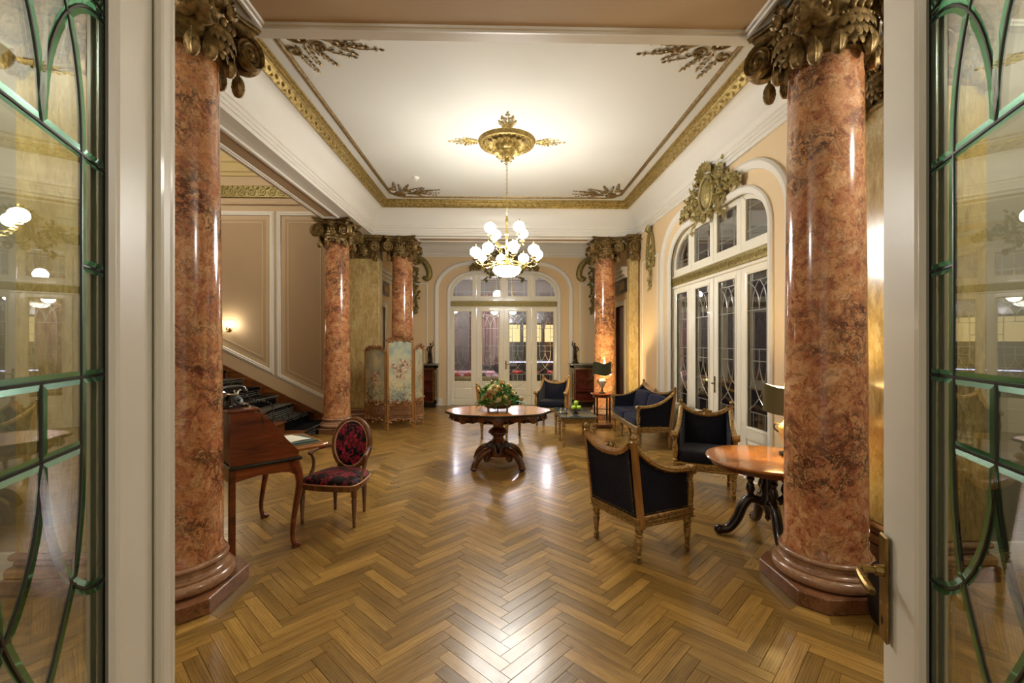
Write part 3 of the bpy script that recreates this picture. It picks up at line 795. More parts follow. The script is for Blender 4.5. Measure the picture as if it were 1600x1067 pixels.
def add_glass(leaf, cx, hw, z0, z1, bw, cr, gmat, bmat):
    ms, cm = leaf_glass(hw, z0, z1, bw, cr, gmat, bmat)
    for m in ms: obj('pane', m, leaf, (cx, 0, 0))
    obj('came', cm, leaf, (cx, 0, 0))
# ------------------------------------------------------------------ glazed four-leaf door with arched transom
def make_door(name):
    D = struct(obj(name, None)); hw, top = DHW, DTOP
    mb = MB(); fr = arch_path(hw, top, DRX, DRZ)
    mb.sweep([(x, 0, z) for x, z in fr], [(0, .06), (0, -.04), (.05, -.04), (.05, .06)], (0, 1, 0), False, pclosed=True)
    mb.box(-hw + .02, hw - .02, -.05, .05, 2.66, 2.70, .01); mb.box(-hw + .02, hw - .02, -.04, .04, 2.70, 2.85, 0); mb.box(-hw + .02, hw - .02, -.06, .05, 2.85, 2.88, .008)
    mb.build('frame', 'door_white', D)
    mb = MB(); mb.box(-hw + .05, hw - .05, -.055, -.03, 2.705, 2.845, .01); fz = mb.build('frieze', 'olive_gold', D)
    mb = MB(); n = 38
    for i in range(n):
        x = -hw + .09 + (2 * hw - .18) * i / (n - 1)
        mb.tube([(x + p[0], -.058, 2.775 + p[1] * (1 if i % 2 else -1)) for p in spiral(.042, .008, 1.4, 12, pi)], .008, 5, up=(0, -1, 0))
    mb.build('scroll_ornament', 'olive_gold', fz)
    w = (2 * hw - .1) / 4; x0 = -hw + .05
    lf = leaf_frame(w - .006, 2.655, .115, w - .121, .62, 2.59, .045, 'door_white').mesh('leaf', 'door_white', 30)
    for i in range(4):
        L = obj('leaf', lf, D, (x0 + w * i + .003, 0, .004))
        add_glass(L, (w - .006) / 2, (w - .242) / 2 + .003, .62, 2.59, .007, .0065, 'door_glass', 'bevel_far')
    mb = MB(); mb.box(-.02, .02, -.035, -.02, .004, 2.655, .006); mb.build('astragal', 'door_white', D)
    mb = MB(); mb.box(.035, .07, -.034, -.02, .98, 1.22, .004); hp = mb.build('handle', 'brass', D)
    mb = MB(); mb.tube([(.052, -.03, 1.12), (.052, -.07, 1.12), (.06, -.078, 1.12), (.15, -.078, 1.115)], [.009, .009, .009, .007], 8); mb.build('lever', 'brass', hp)
    apath = arch_path(hw - .05, top - .05, DRX - .05, DRZ - .05, 14)
    for i in range(4):
        a, b = x0 + w * i + .004, x0 + w * (i + 1) - .004; zb, zt = 2.885, top - .055
        if i == 0: poly = [(a, zb), (b, zb), (b, zt)] + [(x, z) for x, z in reversed([p for p in apath if p[0] < b - .01 and p[1] > zb + .05 and p[0] < 0])]
        elif i == 3: poly = [(a, zb), (b, zb)] + [(x, z) for x, z in reversed([p for p in apath if p[0] > a + .01 and p[1] > zb + .05])] + [(a, zt)]
        else: poly = [(a, zb), (b, zb), (b, zt), (a, zt)]
        gl = inset(poly, .105); k = len(poly); mb = MB()
        vs = [(p[0], -.022, p[1]) for p in poly] + [(p[0], -.022, p[1]) for p in gl] + [(p[0], .022, p[1]) for p in poly] + [(p[0], .022, p[1]) for p in gl]
        fs = []
        for q in range(k):
            r = (q + 1) % k
            fs += [(q, r, k + r, k + q), (2 * k + r, 2 * k + q, 3 * k + q, 3 * k + r), (k + q, k + r, 3 * k + r, 3 * k + q), (r, q, 2 * k + q, 2 * k + r)]
        mb.add(vs, fs); S = mb.build('transom_sash', 'door_white', D)
        gx0, gx1 = min(p[0] for p in gl), max(p[0] for p in gl); gz0, gz1 = min(p[1] for p in gl), max(p[1] for p in gl)
        lines = [[(x, gz0 - .02), (x, gz1 + .02)] for x in (gx0 + .1, gx1 - .1)] + [[(gx0 - .02, z), (gx1 + .02, z)] for z in (gz0 + .12, gz1 - .12)]
        panes, inner = leaded(gl, lines); cm = MB()
        for e in inner: cm.tube([(e[0][0], 0, e[0][1]), (e[1][0], 0, e[1][1])], .006, 6, up=(0, 1, 0))
        for p in panes: obj('pane', pane_mesh(p, .007, 'door_glass', 'bevel_far'), S)
        cm.build('came', 'lead_bright', S)
    return D
D1 = make_door('door_1'); D1.location = (XC, 12.33, 0)
D2 = copy_tree(D1); D2.name = 'door_2'; D2.location = (XR + .09, DRY, 0); D2.rotation_euler = (0, 0, -pi / 2)
# ------------------------------------------------------------------ the two entrance leaves, swung open into the hall
def near_leaf(name, free, ang, sgn, stile, astragal):
    """free: free edge on the floor; ang: leaf direction away from the camera, right of +Y; visible face looks to the middle"""
    hw = .252; w = stile + 2 * hw + .14; d = Vector((sin(ang), cos(ang), 0))
    hinge = Vector((free[0], free[1], 0)) - d * w
    D = struct(obj(name, None, None, hinge, 0.0))
    # local x runs from the hinge to the free edge, the face looks towards -y (right leaf) or +y (left leaf)
    D.rotation_euler = (0, 0, atan2(d.y, d.x))
    g0, g1 = .14, .14 + 2 * hw
    lf = leaf_frame(w, 2.95, g0, g1, .62, 2.59, .034, 'door_near').build('leaf', 'door_near', D, loc=(0, 0, .005))
    ms, cm = leaf_glass(hw, .62, 2.59, .014, .0046, 'pane_glass', 'bevel_glass')
    f = 1 if sgn > 0 else -1
    for m in ms: obj('pane', m, lf, ((g0 + g1) / 2, -f * .005, 0), (0, 0, pi if sgn > 0 else 0))
    obj('came', cm, lf, ((g0 + g1) / 2, -f * .005, 0))
    f = 1 if sgn > 0 else -1          # side of the visible face along local y
    if astragal:
        mb = MB(); mb.box(w - .075, w + .012, min(f * .02, f * .045), max(f * .02, f * .045), .005, 2.955, .006)
        mb.box(w - .012, w + .016, min(f * .02, f * .05), max(f * .02, f * .05), .005, 2.955, .005); mb.build('astragal', 'door_near', D)
    else:
        hx = w - .045
        def yb(a, b): return (min(f * a, f * b), max(f * a, f * b))
        mb = MB(); y0, y1 = yb(.024, .034); mb.box(hx - .024, hx + .024, y0, y1, .885, 1.175, .004); P = mb.build('handle_plate', 'brass', D)
        mb = MB(); 
        mb.tube([(hx, f * .03, 1.075), (hx, f * .05, 1.075)], [.017, .014], 12); mb.tube([(hx, f * .045, 1.075), (hx, f * .085, 1.075)], .009, 10)
        mb.tube(catmull([(hx, f * .08, 1.075), (hx - .012, f * .09, 1.074), (hx - .05, f * .092, 1.068), (hx - .11, f * .088, 1.06)], 5), [.009, .0085, .008, .008, .008, .008, .0085, .009, .0095, .01, .0105, .011, .0115, .0115, .011, .008], 10)
        mb.build('lever', 'brass', P)
        mb = MB(); mb.ball((hx, f * .034, .94), (.004, .003, .014), 8, 6); mb.build('keyhole', 'black_lacquer', P)
    return D
def sub(p, ang, s): return (p[0] - sin(ang) * s, p[1] - cos(ang) * s)
aR = radians(23.8); aL = -radians(21)
near_leaf('door_3', sub((1.118, 1.285), aR, .057), aR, 1, .219, False)
near_leaf('door_4', sub((-1.016, 1.30), aL, -.076), aL, -1, .311, True)
# ------------------------------------------------------------------ doors in the bay's side walls
def bay_door(name, x, sx, mat):
    D = struct(obj(name, None, None, (x, 11.25, 0), -pi / 2 if sx > 0 else pi / 2))
    mb = MB(); pr = [(0, 0), (0, .025), (-.03, .04), (-.07, .03), (-.12, .03), (-.13, 0)]
    mb.sweep([(-.55, 0, 0), (-.55, 0, 2.75), (.55, 0, 2.75), (.55, 0, 0)], pr, (0, -1, 0)); mb.build('casing', 'white_paint', D)
    mb = MB(); mb.box(-.55, .55, .06, .1, 0.004, 2.74); mb.build('leaf', mat, D, 0)
    mb = MB(); mb.box(-.72, .72, -.04, 0, 2.92, 3.26, .01); o = mb.build('overdoor', 'dark_wood', D)
    for q in (-.36, .36):
        mb = MB(); mb.box(q - .2, q + .2, -.05, -.04, 3.0, 3.18, .004); mb.build('overdoor_panel', 'tan_panel', o)
    mb = MB(); mb.box(-.76, .76, -.14, 0, 3.34, 3.42, .01); mb.box(-.82, .82, -.2, 0, 3.42, 3.5, .015); mb.box(-.74, .74, -.08, 0, 3.26, 3.34, .01); mb.build('cornice', 'white_paint', D)
bay_door('door_5', -3.0, -1, 'door_white'); bay_door('door_6', 3.0, 1, 'walnut')

# ------------------------------------------------------------------ columns
def bud_mb():
    mb = MB(); mb.lathe([(.004, 0), (.025, .012), (.04, .05), (.042, .085), (.03, .13), (.012, .155), (.01, .18)], 12, lobes=6, amp=.16)
    for k in range(6):
        a = pi / 3 * k; mb.leaf((.022 * cos(a), .022 * sin(a), .15), (cos(a) * .22, sin(a) * .22, -1), (cos(a), sin(a), .2), .09, .045, .1); mb.leaf((.036 * cos(a + .5), .036 * sin(a + .5), .1), (cos(a + .5) * .05, sin(a + .5) * .05, -1), (cos(a + .5), sin(a + .5), 0), .08, .045, .1, curl=-.12)
    return mb
BUD = bud_mb().mesh('bud', 'antique_gold', 40)
def volute_mb():
    """spiral scroll in the local xz plane, thickness along y, eye at the origin"""
    mb = MB()
    sp = spiral(.125, .022, 2.1, 44, radians(100), -1); sp = [(-.19, .135), (-.1, .14)] + sp[:-2]
    mb.tube([(x, 0, z) for x, z in sp], [.019 - .009 * i / 44 for i in range(45)], 7, up=(0, 1, 0), flat=2.6)
    mb.lathe([(.0, -.012), (.112, -.012), (.112, .012), (0, .012)], 20, Mx=RX(pi / 2)); mb.ball((0, 0, 0), (.026, .045, .026), 10, 6)
    return mb
VOL = volute_mb().mesh('volute', 'antique_gold', 40)
def garland_mb():
    """leaf-covered swag hanging in front of the bell; centre at origin, outward = -y"""
    mb = MB(); mb.ball((0, .01, -.02), (.12, .065, .10), 14, 8)
    for r in range(4):
        th = radians(-62 + 34 * r)                    # latitude on the swag
        n_ = (4, 7, 8, 7)[r]
        for k in range(n_):
            a = radians(200 + 140 * (k + .5 * (r % 2)) / (n_ - 1)) if n_ > 1 else -pi / 2
            q = Vector((.12 * cos(th) * cos(a), .01 + .075 * cos(th) * sin(a), -.02 + .10 * sin(th))); nn = Vector((cos(a) * .6, sin(a), .25 * sin(th)))
            mb.leaf(q + Vector((0, 0, .03)), Vector((cos(a) * .25, sin(a) * .25, -1)), nn, .075, .05, .12, curl=-.05)
    for k in range(9): mb.ball((-.1 + .025 * k, -.045 + .0012 * (k - 4) ** 2, .045), .012, 6, 4)
    for q in (-.05, 0, .05): mb.ball((q, -.05, .085), (.02, .025, .032), 8, 6)
    for k in range(5):
        a = radians(30 + 30 * k); mb.leaf((.0, -.05, .15), (cos(a), -.5, sin(a)), (0, -1, 0), .085, .04, .3)
    mb.ball((0, -.06, .16), (.03, .03, .03), 8, 6)
    return mb
GAR = garland_mb().mesh('garland', 'antique_gold', 45)
def abacus_poly(h, dip=.09, c=.05, n=6):
    out = []
    for k in range(4):
        for i in range(n + 1):
            t = -1 + 2 * i / n; x = (h - c * .7) * t; y = -h + dip * (1 - t * t); a = k * pi / 2
            out.append((x * cos(a) - y * sin(a), x * sin(a) + y * cos(a)))
    return out
def make_capital(parent, z0, faces=(0, 1, 2, 3), corners=(0, 1, 2, 3), R=.225):
    mb = MB()
    mb.lathe([(R + .005, 0), (R + .03, .01), (R + .03, .03), (R + .005, .04), (R + .01, .08), (R + .03, .1), (R + .07, .15), (R + .075, .2), (R + .03, .24), (R + .06, .3), (R + .10, .36)], 32, c=(0, 0, .06))
    mb.prism(abacus_poly(.30), .38, .43, b=.008); mb.prism(abacus_poly(.34), .43, .47, b=.012); mb.prism(abacus_poly(.365), .47, .5, b=.01)
    C = mb.build('capital', 'antique_gold', parent, 35, loc=(0, 0, z0))
    for k in corners:
        a = radians(45) + k * pi / 2
        for s in (-1, 1):
            p = Vector((cos(a), sin(a), 0)) * .40 + Vector((cos(a + s * pi / 2), sin(a + s * pi / 2), 0)) * .055
            f = a + s * radians(62)                       # where this scroll faces
            o = obj('volute', VOL, C, (p.x, p.y, .255)); 
            # local -y = facing; local x = tangent pointing to the corner
            o.rotation_euler = (0, 0, f + pi / 2); o.scale = (-.92 if s > 0 else .92, 1, .92)
        obj('bud', BUD, C, (.345 * cos(a), .345 * sin(a), -.06))
        mb_p = [(.33 * cos(a), .33 * sin(a), .30)]
        for s in (-1, 1):
            b = a + s * radians(24); obj('bud', BUD, C, (.285 * cos(b), .285 * sin(b), .0))
    for k in faces:
        a = k * pi / 2 - pi / 2
        obj('garland', GAR, C, (.265 * cos(a), .265 * sin(a), .2), a + pi / 2)
        obj('garland', CREST, C, (.30 * cos(a), .30 * sin(a), .43), a + pi / 2)
    return C
cm = MB()
cm.ball((0, 0, .0), (.05, .03, .05), 10, 6)
for k in range(7):
    a = radians(180 * k / 6); cm.leaf((0, 0, .0), (cos(a), -.35, sin(a) * .7), (0, -1, 0), .085, .04, .3)
CREST = cm.mesh('crest_flower', 'antique_gold', 45)
SHAFT = [(.262, .275), (.262, .29), (.252, .31), (.247, .34), (.246, .8), (.242, 1.5), (.236, 2.2), (.228, 2.9), (.223, 3.45), (.222, 3.62)]
def make_column(label, loc, rz=0.0):
    c = thing('column', label, 'column', loc, 0.0, 'red marble columns')
    h, ch = .335, .115; q = h - ch
    mb = MB(); mb.prism([(-q, -h), (q, -h), (h, -q), (h, q), (q, h), (-q, h), (-h, q), (-h, -q)], 0, .098, b=.006); mb.build('plinth', 'plinth_marble', c)
    tor = lambda R, z, r, n=8: [(R + r * cos(-pi / 2 + pi * i / n), z + r * sin(-pi / 2 + pi * i / n)) for i in range(n + 1)]
    pr = [(.27, .098)] + tor(.285, .138, .04) + [(.295, .18), (.295, .188), (.283, .192), (.272, .2), (.267, .212), (.27, .226), (.278, .232), (.278, .238)] + tor(.265, .256, .018) + [(.266, .276)]
    mb = MB(); mb.lathe(pr, 56); mb.build('base', 'base_marble', c, 40)
    mb = MB(); mb.lathe(SHAFT, 56, Mx=RZ(rz)); mb.build('shaft', 'red_marble', c, 40)
    make_capital(c, ZS - .5)
    return c
cl = [('polished red marble column nearest the left entrance door', (-2.165, 3.077, 0)), ('polished red marble column nearest the right entrance door with the brass handle', (2.26, 3.077, 0)),
      ('red marble column at the foot of the carpeted stairs', (-3.17, 8.75, 0)), ('red marble column standing behind the painted folding screen', (-2.22, 10.14, 0)), ('red marble column lit by the lamp on the small side table', (2.36, 10.14, 0))]
c0 = make_column(*cl[0])
for lb, lc in cl[1:]: copy_tree(c0, lc, 0.0, lb)
# yellow marble pilasters with gilt capitals
def make_pilaster(label, x0, x1, y0, y1, el=1, er=1, side=False):
    cx, cy = (x0 + x1) / 2, (y0 + y1) / 2; w, d = (x1 - x0) / 2, (y1 - y0) / 2
    p = thing('pilaster', label, 'pilaster', (cx, cy, 0), 0.0, 'yellow marble pilasters')
    mb = MB(); mb.box(-w - .05 * el, w + .05 * er, -d - .05, d, 0, .11, .006); mb.build('plinth', 'plinth_marble', p)
    mb = MB(); mb.sweep([(-w, d, 0), (-w, -d, 0), (w, -d, 0), (w, d, 0)], [(0, .11), (-.045, .11), (-.05, .14), (-.045, .17), (-.02, .19), (-.02, .21), (-.035, .23), (-.03, .26), (0, .27)], (0, 0, -1)) if False else None
    for (e, a, b) in ((.045, .11, .18), (.015, .18, .225), (.032, .225, .27)): mb.box(-w - e * el, w + e * er, -d - e, d, a, b, .018)
    mb.build('base', 'base_marble', p)
    mb = MB(); mb.box(-w, w, -d, d, .27, 3.62, .01); mb.build('shaft', 'yellow_marble', p)
    mb = MB(); mb.box(-w - .02 * el, w + .02 * er, -d - .03, d, 3.55, 3.59, .01); mb.box(-w - .01 * el, w + .01 * er, -d - .01, d, 3.59, 3.93, .01); mb.box(-w - .06 * el, w + .06 * er, -d - .1, d, 3.93, 3.98, .01); mb.box(-w - .09 * el, w + .09 * er, -d - .13, d, 3.98, 4.048, .012)
    C = mb.build('capital', 'antique_gold', p)
    for s in (-1, 1):
        o = obj('volute', VOL, C, (s * (w - .07), -d - .07, 3.80), radians(s * 18)); 
        if s < 0: o.scale = (-1, 1, 1)
        obj('bud', BUD, C, (s * (w - .04), -d - .06, 3.48)); obj('bud', BUD, C, (s * (w - .12), -d - .04, 3.54))
    obj('garland', GAR, C, (0, -d - .02, 3.74)); obj('garland', CREST, C, (0, -d - .1, 3.98))
    if side:
        obj('garland', GAR, C, (-w - .02, 0, 3.74), -pi / 2)
        for q in (-1, 1): o = obj('volute', VOL, C, (-w - .07, q * (d - .07), 3.80), -pi / 2); obj('bud', BUD, C, (-w - .06, q * (d - .12), 3.5))
make_pilaster('yellow marble pilaster just beyond the right entrance door', 2.98, 3.5, 3.14, 3.75, side=True)
make_pilaster('yellow marble pilaster seen through the left glazed entrance door', -3.3, -2.72, 3.12, 3.3)
make_pilaster('yellow marble pilaster between the stair column and the folding screen', -3.38, -2.68, 9.9, 10.19, 0, 1)
make_pilaster('yellow marble pilaster behind the blue sofa in the corner', 2.8, 3.0, 9.70, 9.9, 1, 0)

# ------------------------------------------------------------------ gilt plaster ornaments
def sprig(mb, base, ang, L, nrm, u, v, lw=.05, n=5):
    """branch with paired leaves in the plane (u, v), standing off along nrm"""
    base, nrm, u, v = (Vector(x) for x in (base, nrm, u, v)); d = u * cos(ang) + v * sin(ang); s = u * -sin(ang) + v * cos(ang)
    mb.tube([base + nrm * .004, base + d * (L * .5) + s * (L * .06) + nrm * .01, base + d * L + nrm * .004], [.008, .007, .004], 5)
    for i in range(n):
        t = (i + .6) / n; p = base + d * (L * t) + nrm * .006
        for q in (-1, 1): mb.leaf(p, d * .8 + s * q, nrm, lw * 1.7 * (1.1 - .4 * t), lw * .8, .25)
    mb.leaf(base + d * L, d, nrm, lw * 1.8, lw, .25)
# centre rose
rose = thing('ceiling_rose', 'round gilt plaster ceiling rose with leaf sprays above the chandelier', 'ceiling rose', (XC + .006, 6.71, 4.72))
mb = MB(); mb.lathe([(0, -.02), (.30, -.02), (.32, -.03), (.36, -.035), (.385, -.06), (.41, -.055), (.425, -.02), (.43, 0)], 48); 
mb.build('disc', 'bright_gold', rose, 40)
mb = MB(); mb.lathe([(.0, -.24), (.06, -.24), (.085, -.21), (.1, -.13), (.13, -.11), (.15, -.07), (.17, -.02)], 32, lobes=12, amp=.05); mb.build('boss', 'bright_gold', rose, 40)
mb = MB()
for k in range(16):
    a = 2 * pi * k / 16; c_, s_ = cos(a), sin(a); mb.leaf((.15 * c_, .15 * s_, -.05), (c_, s_, -.12), (0, 0, -1), .17, .09, .3)
for k in range(32):
    a = 2 * pi * k / 32; mb.ball((.345 * cos(a), .345 * sin(a), -.04), .018, 6, 4)
for k in range(8):
    a = 2 * pi * k / 8 + .2; mb.leaf((.10 * cos(a), .10 * sin(a), -.18), (cos(a), sin(a), -.1), (0, 0, -1), .1, .06, .3)
mb.build('leaf_ring', 'bright_gold', rose, 50)
for k in range(4):
    mb = MB(); a = k * pi / 2; b = (.42 * cos(a), .42 * sin(a), -.004)
    for da, L in ((-.5, .2), (-.22, .3), (0, .4), (.22, .3), (.5, .2)):
        sprig(mb, b, a + da, L, (0, 0, -1), (1, 0, 0), (0, 1, 0), .036, 4)
    mb.build('leaf_spray', 'bright_gold', rose, 50)
# corner florals
def corner_floral(label, x, y, sx, sy):
    o = thing('ceiling_floral', label, 'ornament', (x, y, 4.72), 0.0, 'gilt corner florals of the ceiling')
    n, u, v = (0, 0, -1), (sx, 0, 0), (0, sy, 0)
    mb = MB(); mb.tube([(sx * (.17 + p[0]), sy * (.14 + p[1]), -.012) for p in spiral(.13, .03, 1.6, 26, 1.0)], .018, 6, up=(0, 0, 1))
    mb.tube([(sx * (.34 + p[0]), sy * (.34 + p[1]), -.012) for p in spiral(.09, .02, 1.5, 20, 2.0)], .012, 6, up=(0, 0, 1))
    mb.tube([(sx * (.05 + p[0]), sy * (.40 + p[1]), -.012) for p in spiral(.08, .02, 1.4, 18, -1.0)], .012, 6, up=(0, 0, 1)); mb.build('scroll', 'antique_gold', o, 50)
    mb = MB(); mb.ball((sx * .17, sy * .14, -.02), (.07, .07, .03), 12, 6)
    for k in range(9):
        a = 2 * pi * k / 9; mb.leaf((sx * .17, sy * .14, -.02), (cos(a), sin(a), 0), n, .1, .05, .25)
    mb.build('rosette', 'antique_gold', o, 50)
    mb = MB(); mb.lathe([(.02, 0), (.05, .1), (.085, .2), (.06, .22)], 12, Mx=T(sx * .30, sy * .16, -.015) @ RZ(atan2(0.12 * sy, sx)) @ RY(pi / 2) @ Matrix.Diagonal((.25, 1, 1, 1))); mb.build('cornucopia', 'antique_gold', o, 50)
    mb = MB()
    for (bx, by, a, L) in ((.48, .2, .0, .42), (.48, .22, .35, .32), (.48, .18, -.3, .36), (.46, .26, .75, .26), (.44, .12, -.7, .2), (.30, .32, .5, .36), (.28, .4, 1.1, .25), (.2, .3, 1.5, .32), (.1, .45, 1.4, .3), (.55, .3, .2, .38)):
        sprig(mb, (sx * bx, sy * by, -.003), a, L, n, u, v, .034, 4)
    mb.build('leaf_spray', 'antique_gold', o, 50)
e = .64
corner_floral('gilt floral ornament in the near left corner of the ceiling', XL + e, YN + e + .15, 1, 1); corner_floral('gilt floral ornament in the near right corner of the ceiling', XR - e, YN + e + .15, -1, 1)
corner_floral('gilt floral ornament in the far left corner of the ceiling', XL + e, YF - e, 1, -1); corner_floral('gilt floral ornament in the far right corner of the ceiling', XR - e, YF - e, -1, -1)
# smoke detector
sd = MB(); sd.lathe([(.0, -.045), (.03, -.045), (.05, -.035), (.055, -.012), (.06, 0)], 24); sd.lathe([(.01, -.06), (.018, -.058), (.02, -.045)], 12)
tag(sd.build('smoke_detector', 'plastic_white', None, 40, loc=(-1.55, 8.2, 4.72)), 'small round white smoke detector on the ceiling', 'smoke detector')
# cartouche above the right-hand door (built facing -y, turned to face -x)
def cartouche(name, label, loc, rz, mat):
    o = thing(name, label, 'ornament', loc, rz); n, u, v = (0, -1, 0), (1, 0, 0), (0, 0, 1)
    mb = MB(); mb.ball((0, -.03, .0), (.17, .09, .22), 20, 12); mb.build('shield', mat, o, 60)
    mb = MB()
    mb.tube([(x, -.06, z) for x, z in [(.21 * cos(a), .26 * sin(a)) for a in [2 * pi * i / 28 for i in range(28)]]], .028, 8, True, up=(0, 1, 0))
    for s in (-1, 1):
        for (cx, cz, r, a0) in ((.24, .26, .09, 2.5), (.28, -.18, .1, -2.0), (.12, .36, .07, 3.0), (.12, -.33, .07, .5)):
            mb.tube([(s * (cx + p[0]), -.05, cz + p[1]) for p in spiral(r, .02, 1.5, 20, a0)], .022, 6, up=(0, 1, 0))
    for k in range(9):
        a = radians(20 + 140 * k / 8); mb.leaf((.14 * cos(a), -.06, .24 + .06 * sin(a)), (cos(a), -.4, sin(a)), n, .17, .08, .3)
    mb.build('scroll_frame', mat, o, 50)
    rnd = random.Random(3)
    for s in (-1, 1):
        mb = MB()
        for i in range(110):
            t = rnd.random() ** .8; x = .26 + .66 * t; z = .04 - .18 * t * t + rnd.gauss(0, .13 * (1.1 - t)); a = rnd.uniform(0, 6.3)
            if i % 3 == 0: mb.ball((s * x, -.05 - .03 * rnd.random(), z), rnd.uniform(.02, .042) * (1.15 - .5 * t), 7, 5)
            else: mb.leaf((s * x, -.04, z), (cos(a) + s * .6, -.5, sin(a)), n, .11 * (1.1 - .3 * t), .06, .3)
        for i in range(26):
            t = i / 25; mb.leaf((s * (.42 + .1 * sin(t * 9)), -.03, -.1 - .34 * t), (rnd.uniform(-1, 1), -.4, -1), n, .09, .05, .3)
        mb.build('flower_festoon', mat, o, 50)
cartouche('door_cartouche', 'gilt cartouche with flower festoons over the arch of the right glazed doors', (XR, DRY - .05, 3.86), -pi / 2, 'olive_gold')
cartouche('door_cartouche', 'gilt cartouche over the arch of the far glazed doors behind the chandelier', (XC, 12.27, 3.86), 0, 'olive_gold')
def wall_drop(label, loc, rz, mat, side=0):
    """lyre-shaped strap with a hanging flower drop, facing -y"""
    o = thing('wall_drop', label, 'ornament', loc, rz); n = (0, -1, 0); rnd = random.Random(5)
    mb = MB()
    for s in (-1, 1):
        mb.tube([(s * x, -.03, z) for x, z in ((.03, .02), (.1, -.05), (.16, -.2), (.2, -.42), (.18, -.62), (.14, -.70))], [.03, .035, .035, .032, .035, .045], 7, up=(0, 1, 0))
        for k in range(3): mb.tube([(s * (.07 + p[0]), -.03, -.3 - .14 * k + p[1]) for p in spiral(.055, .012, 1.4, 14, 1.2)], .011, 5, up=(0, 1, 0))
    for k in range(7):
        a = radians(30 + 120 * k / 6); mb.leaf((.04 * cos(a), -.03, .02), (cos(a), -.4, sin(a)), n, .15, .07, .3)
    mb.build('strap', mat, o, 50)
    mb = MB()
    for i in range(46):
        t = i / 45; z = -.45 - .68 * t; w = .07 * (1 - t) + .015
        if i % 2: mb.ball((rnd.uniform(-w, w), -.035, z), .02 * (1.2 - .5 * t), 6, 4)
        else: mb.leaf((rnd.uniform(-w, w), -.03, z), (rnd.uniform(-1, 1), -.4, -.8), n, .09, .045, .3)
    mb.build('flower_drop', mat, o, 50)
wall_drop('gilt strapwork drop on the right wall between the sofa corner and the arch', (XR, 8.95, 3.92), -pi / 2, 'olive_gold')
def scroll_bracket(label, loc, s):
    """half shell scroll with a garland, on the far wall; s is the side the scroll opens to"""
    o = thing('wall_bracket', label, 'ornament', loc); n = (0, -1, 0); rnd = random.Random(9)
    mb = MB()
    mb.tube(catmull([(0, -.05, .0), (s * .15, -.07, .02), (s * .32, -.07, -.1), (s * .42, -.06, -.3), (s * .42, -.05, -.48), (s * .33, -.05, -.54), (s * .28, -.05, -.47)], 5), [.05 + .03 * sin(pi * i / 30) for i in range(31)], 8, up=(0, 1, 0))
    for k in range(7): 
        a = radians(80 + s * -70 * k / 6) if s > 0 else radians(100 + 70 * k / 6)
        mb.leaf((s * .04, -.06, -.14), (cos(a), -.5, sin(a)), n, .26, .09, .3)
    mb.build('scroll', 'olive_gold', o, 50)
    mb = MB()
    for i in range(90):
        t = i / 89; z = -.2 - 1.25 * t; w = .1 * (1 - .6 * t) + .02 * sin(t * 22)
        if i % 2: mb.ball((s * .06 + rnd.uniform(-w, w), -.05, z), .028 * (1.2 - .5 * t), 6, 4)
        else: mb.leaf((s * .06 + rnd.uniform(-w, w), -.04, z), (rnd.uniform(-1, 1), -.5, -.6), n, .12, .06, .3)
    mb.build('garland', 'olive_gold', o, 50)
scroll_bracket('gilt shell scroll with garland on the far wall left of the doors', (-2.37, 12.27, 3.98), 1)
scroll_bracket('gilt shell scroll with garland on the far wall right of the doors', (2.56, 12.27, 3.98), -1)

# ------------------------------------------------------------------ chandelier
CH = thing('chandelier', 'brass chandelier with lit white glass globes and a bowl hanging from the ceiling rose', 'chandelier', (XC + .006, 6.71, 0))
mb = MB(); z = 4.50
mb.lathe([(0, 0), (.02, .0), (.035, .02), (.03, .05), (.05, .07), (.02, .09)], 16, c=(0, 0, 4.42)); mb.build('canopy', 'chandelier_brass', CH)
i = 0
LINK = MB(); LINK.tube([(.011 * cos(a), 0, .022 * sin(a)) for a in [2 * pi * k / 10 for k in range(10)]], .0035, 5, True, up=(0, 1, 0)); LM = LINK.mesh('chain_link', 'chandelier_brass', 40)
while z > 3.66:
    obj('chain_link', LM, CH, (0, 0, z - .08), (pi / 2) * (i % 2)); z -= .034; i += 1
mb = MB()
mb.lathe([(.0, 2.86), (.03, 2.87), (.05, 2.92), (.03, 2.96), (.018, 3.0), (.02, 3.1), (.045, 3.13), (.02, 3.17), (.016, 3.3), (.035, 3.33), (.016, 3.37), (.014, 3.5), (.026, 3.53), (.012, 3.58), (0, 3.62)], 20)
mb.build('stem', 'chandelier_brass', CH, 40)
mb = MB(); mb.lathe([(.0, 2.69), (.07, 2.695), (.14, 2.715), (.19, 2.75), (.21, 2.79), (.195, 2.835), (.1, 2.86)], 32); mb.build('bowl', 'bowl_light', CH, 60)
mb = MB(); mb.lathe([(.195, 2.838), (.212, 2.825), (.22, 2.84), (.21, 2.855), (.06, 2.88)], 32); mb.lathe([(0, 2.665), (.012, 2.668), (.016, 2.68), (.005, 2.695)], 12); mb.build('bowl_ring', 'chandelier_brass', CH, 40)
gl = MB(); gl.ball((0, 0, 0), (.083, .083, .075), 20, 12); GLM = gl.mesh('globe', 'globe_light', 80)
cap = MB(); cap.lathe([(.0, .0), (.03, .0), (.05, .018), (.03, .022), (.02, .04), (.028, .05), (.022, .06)], 14); CAPM = cap.mesh('globe_holder', 'chandelier_brass', 40)
fin = MB(); fin.lathe([(.03, 0), (.022, .008), (.008, .014), (.013, .026), (.008, .036), (.002, .05)], 10); FINM = fin.mesh('globe_finial', 'chandelier_brass', 40)
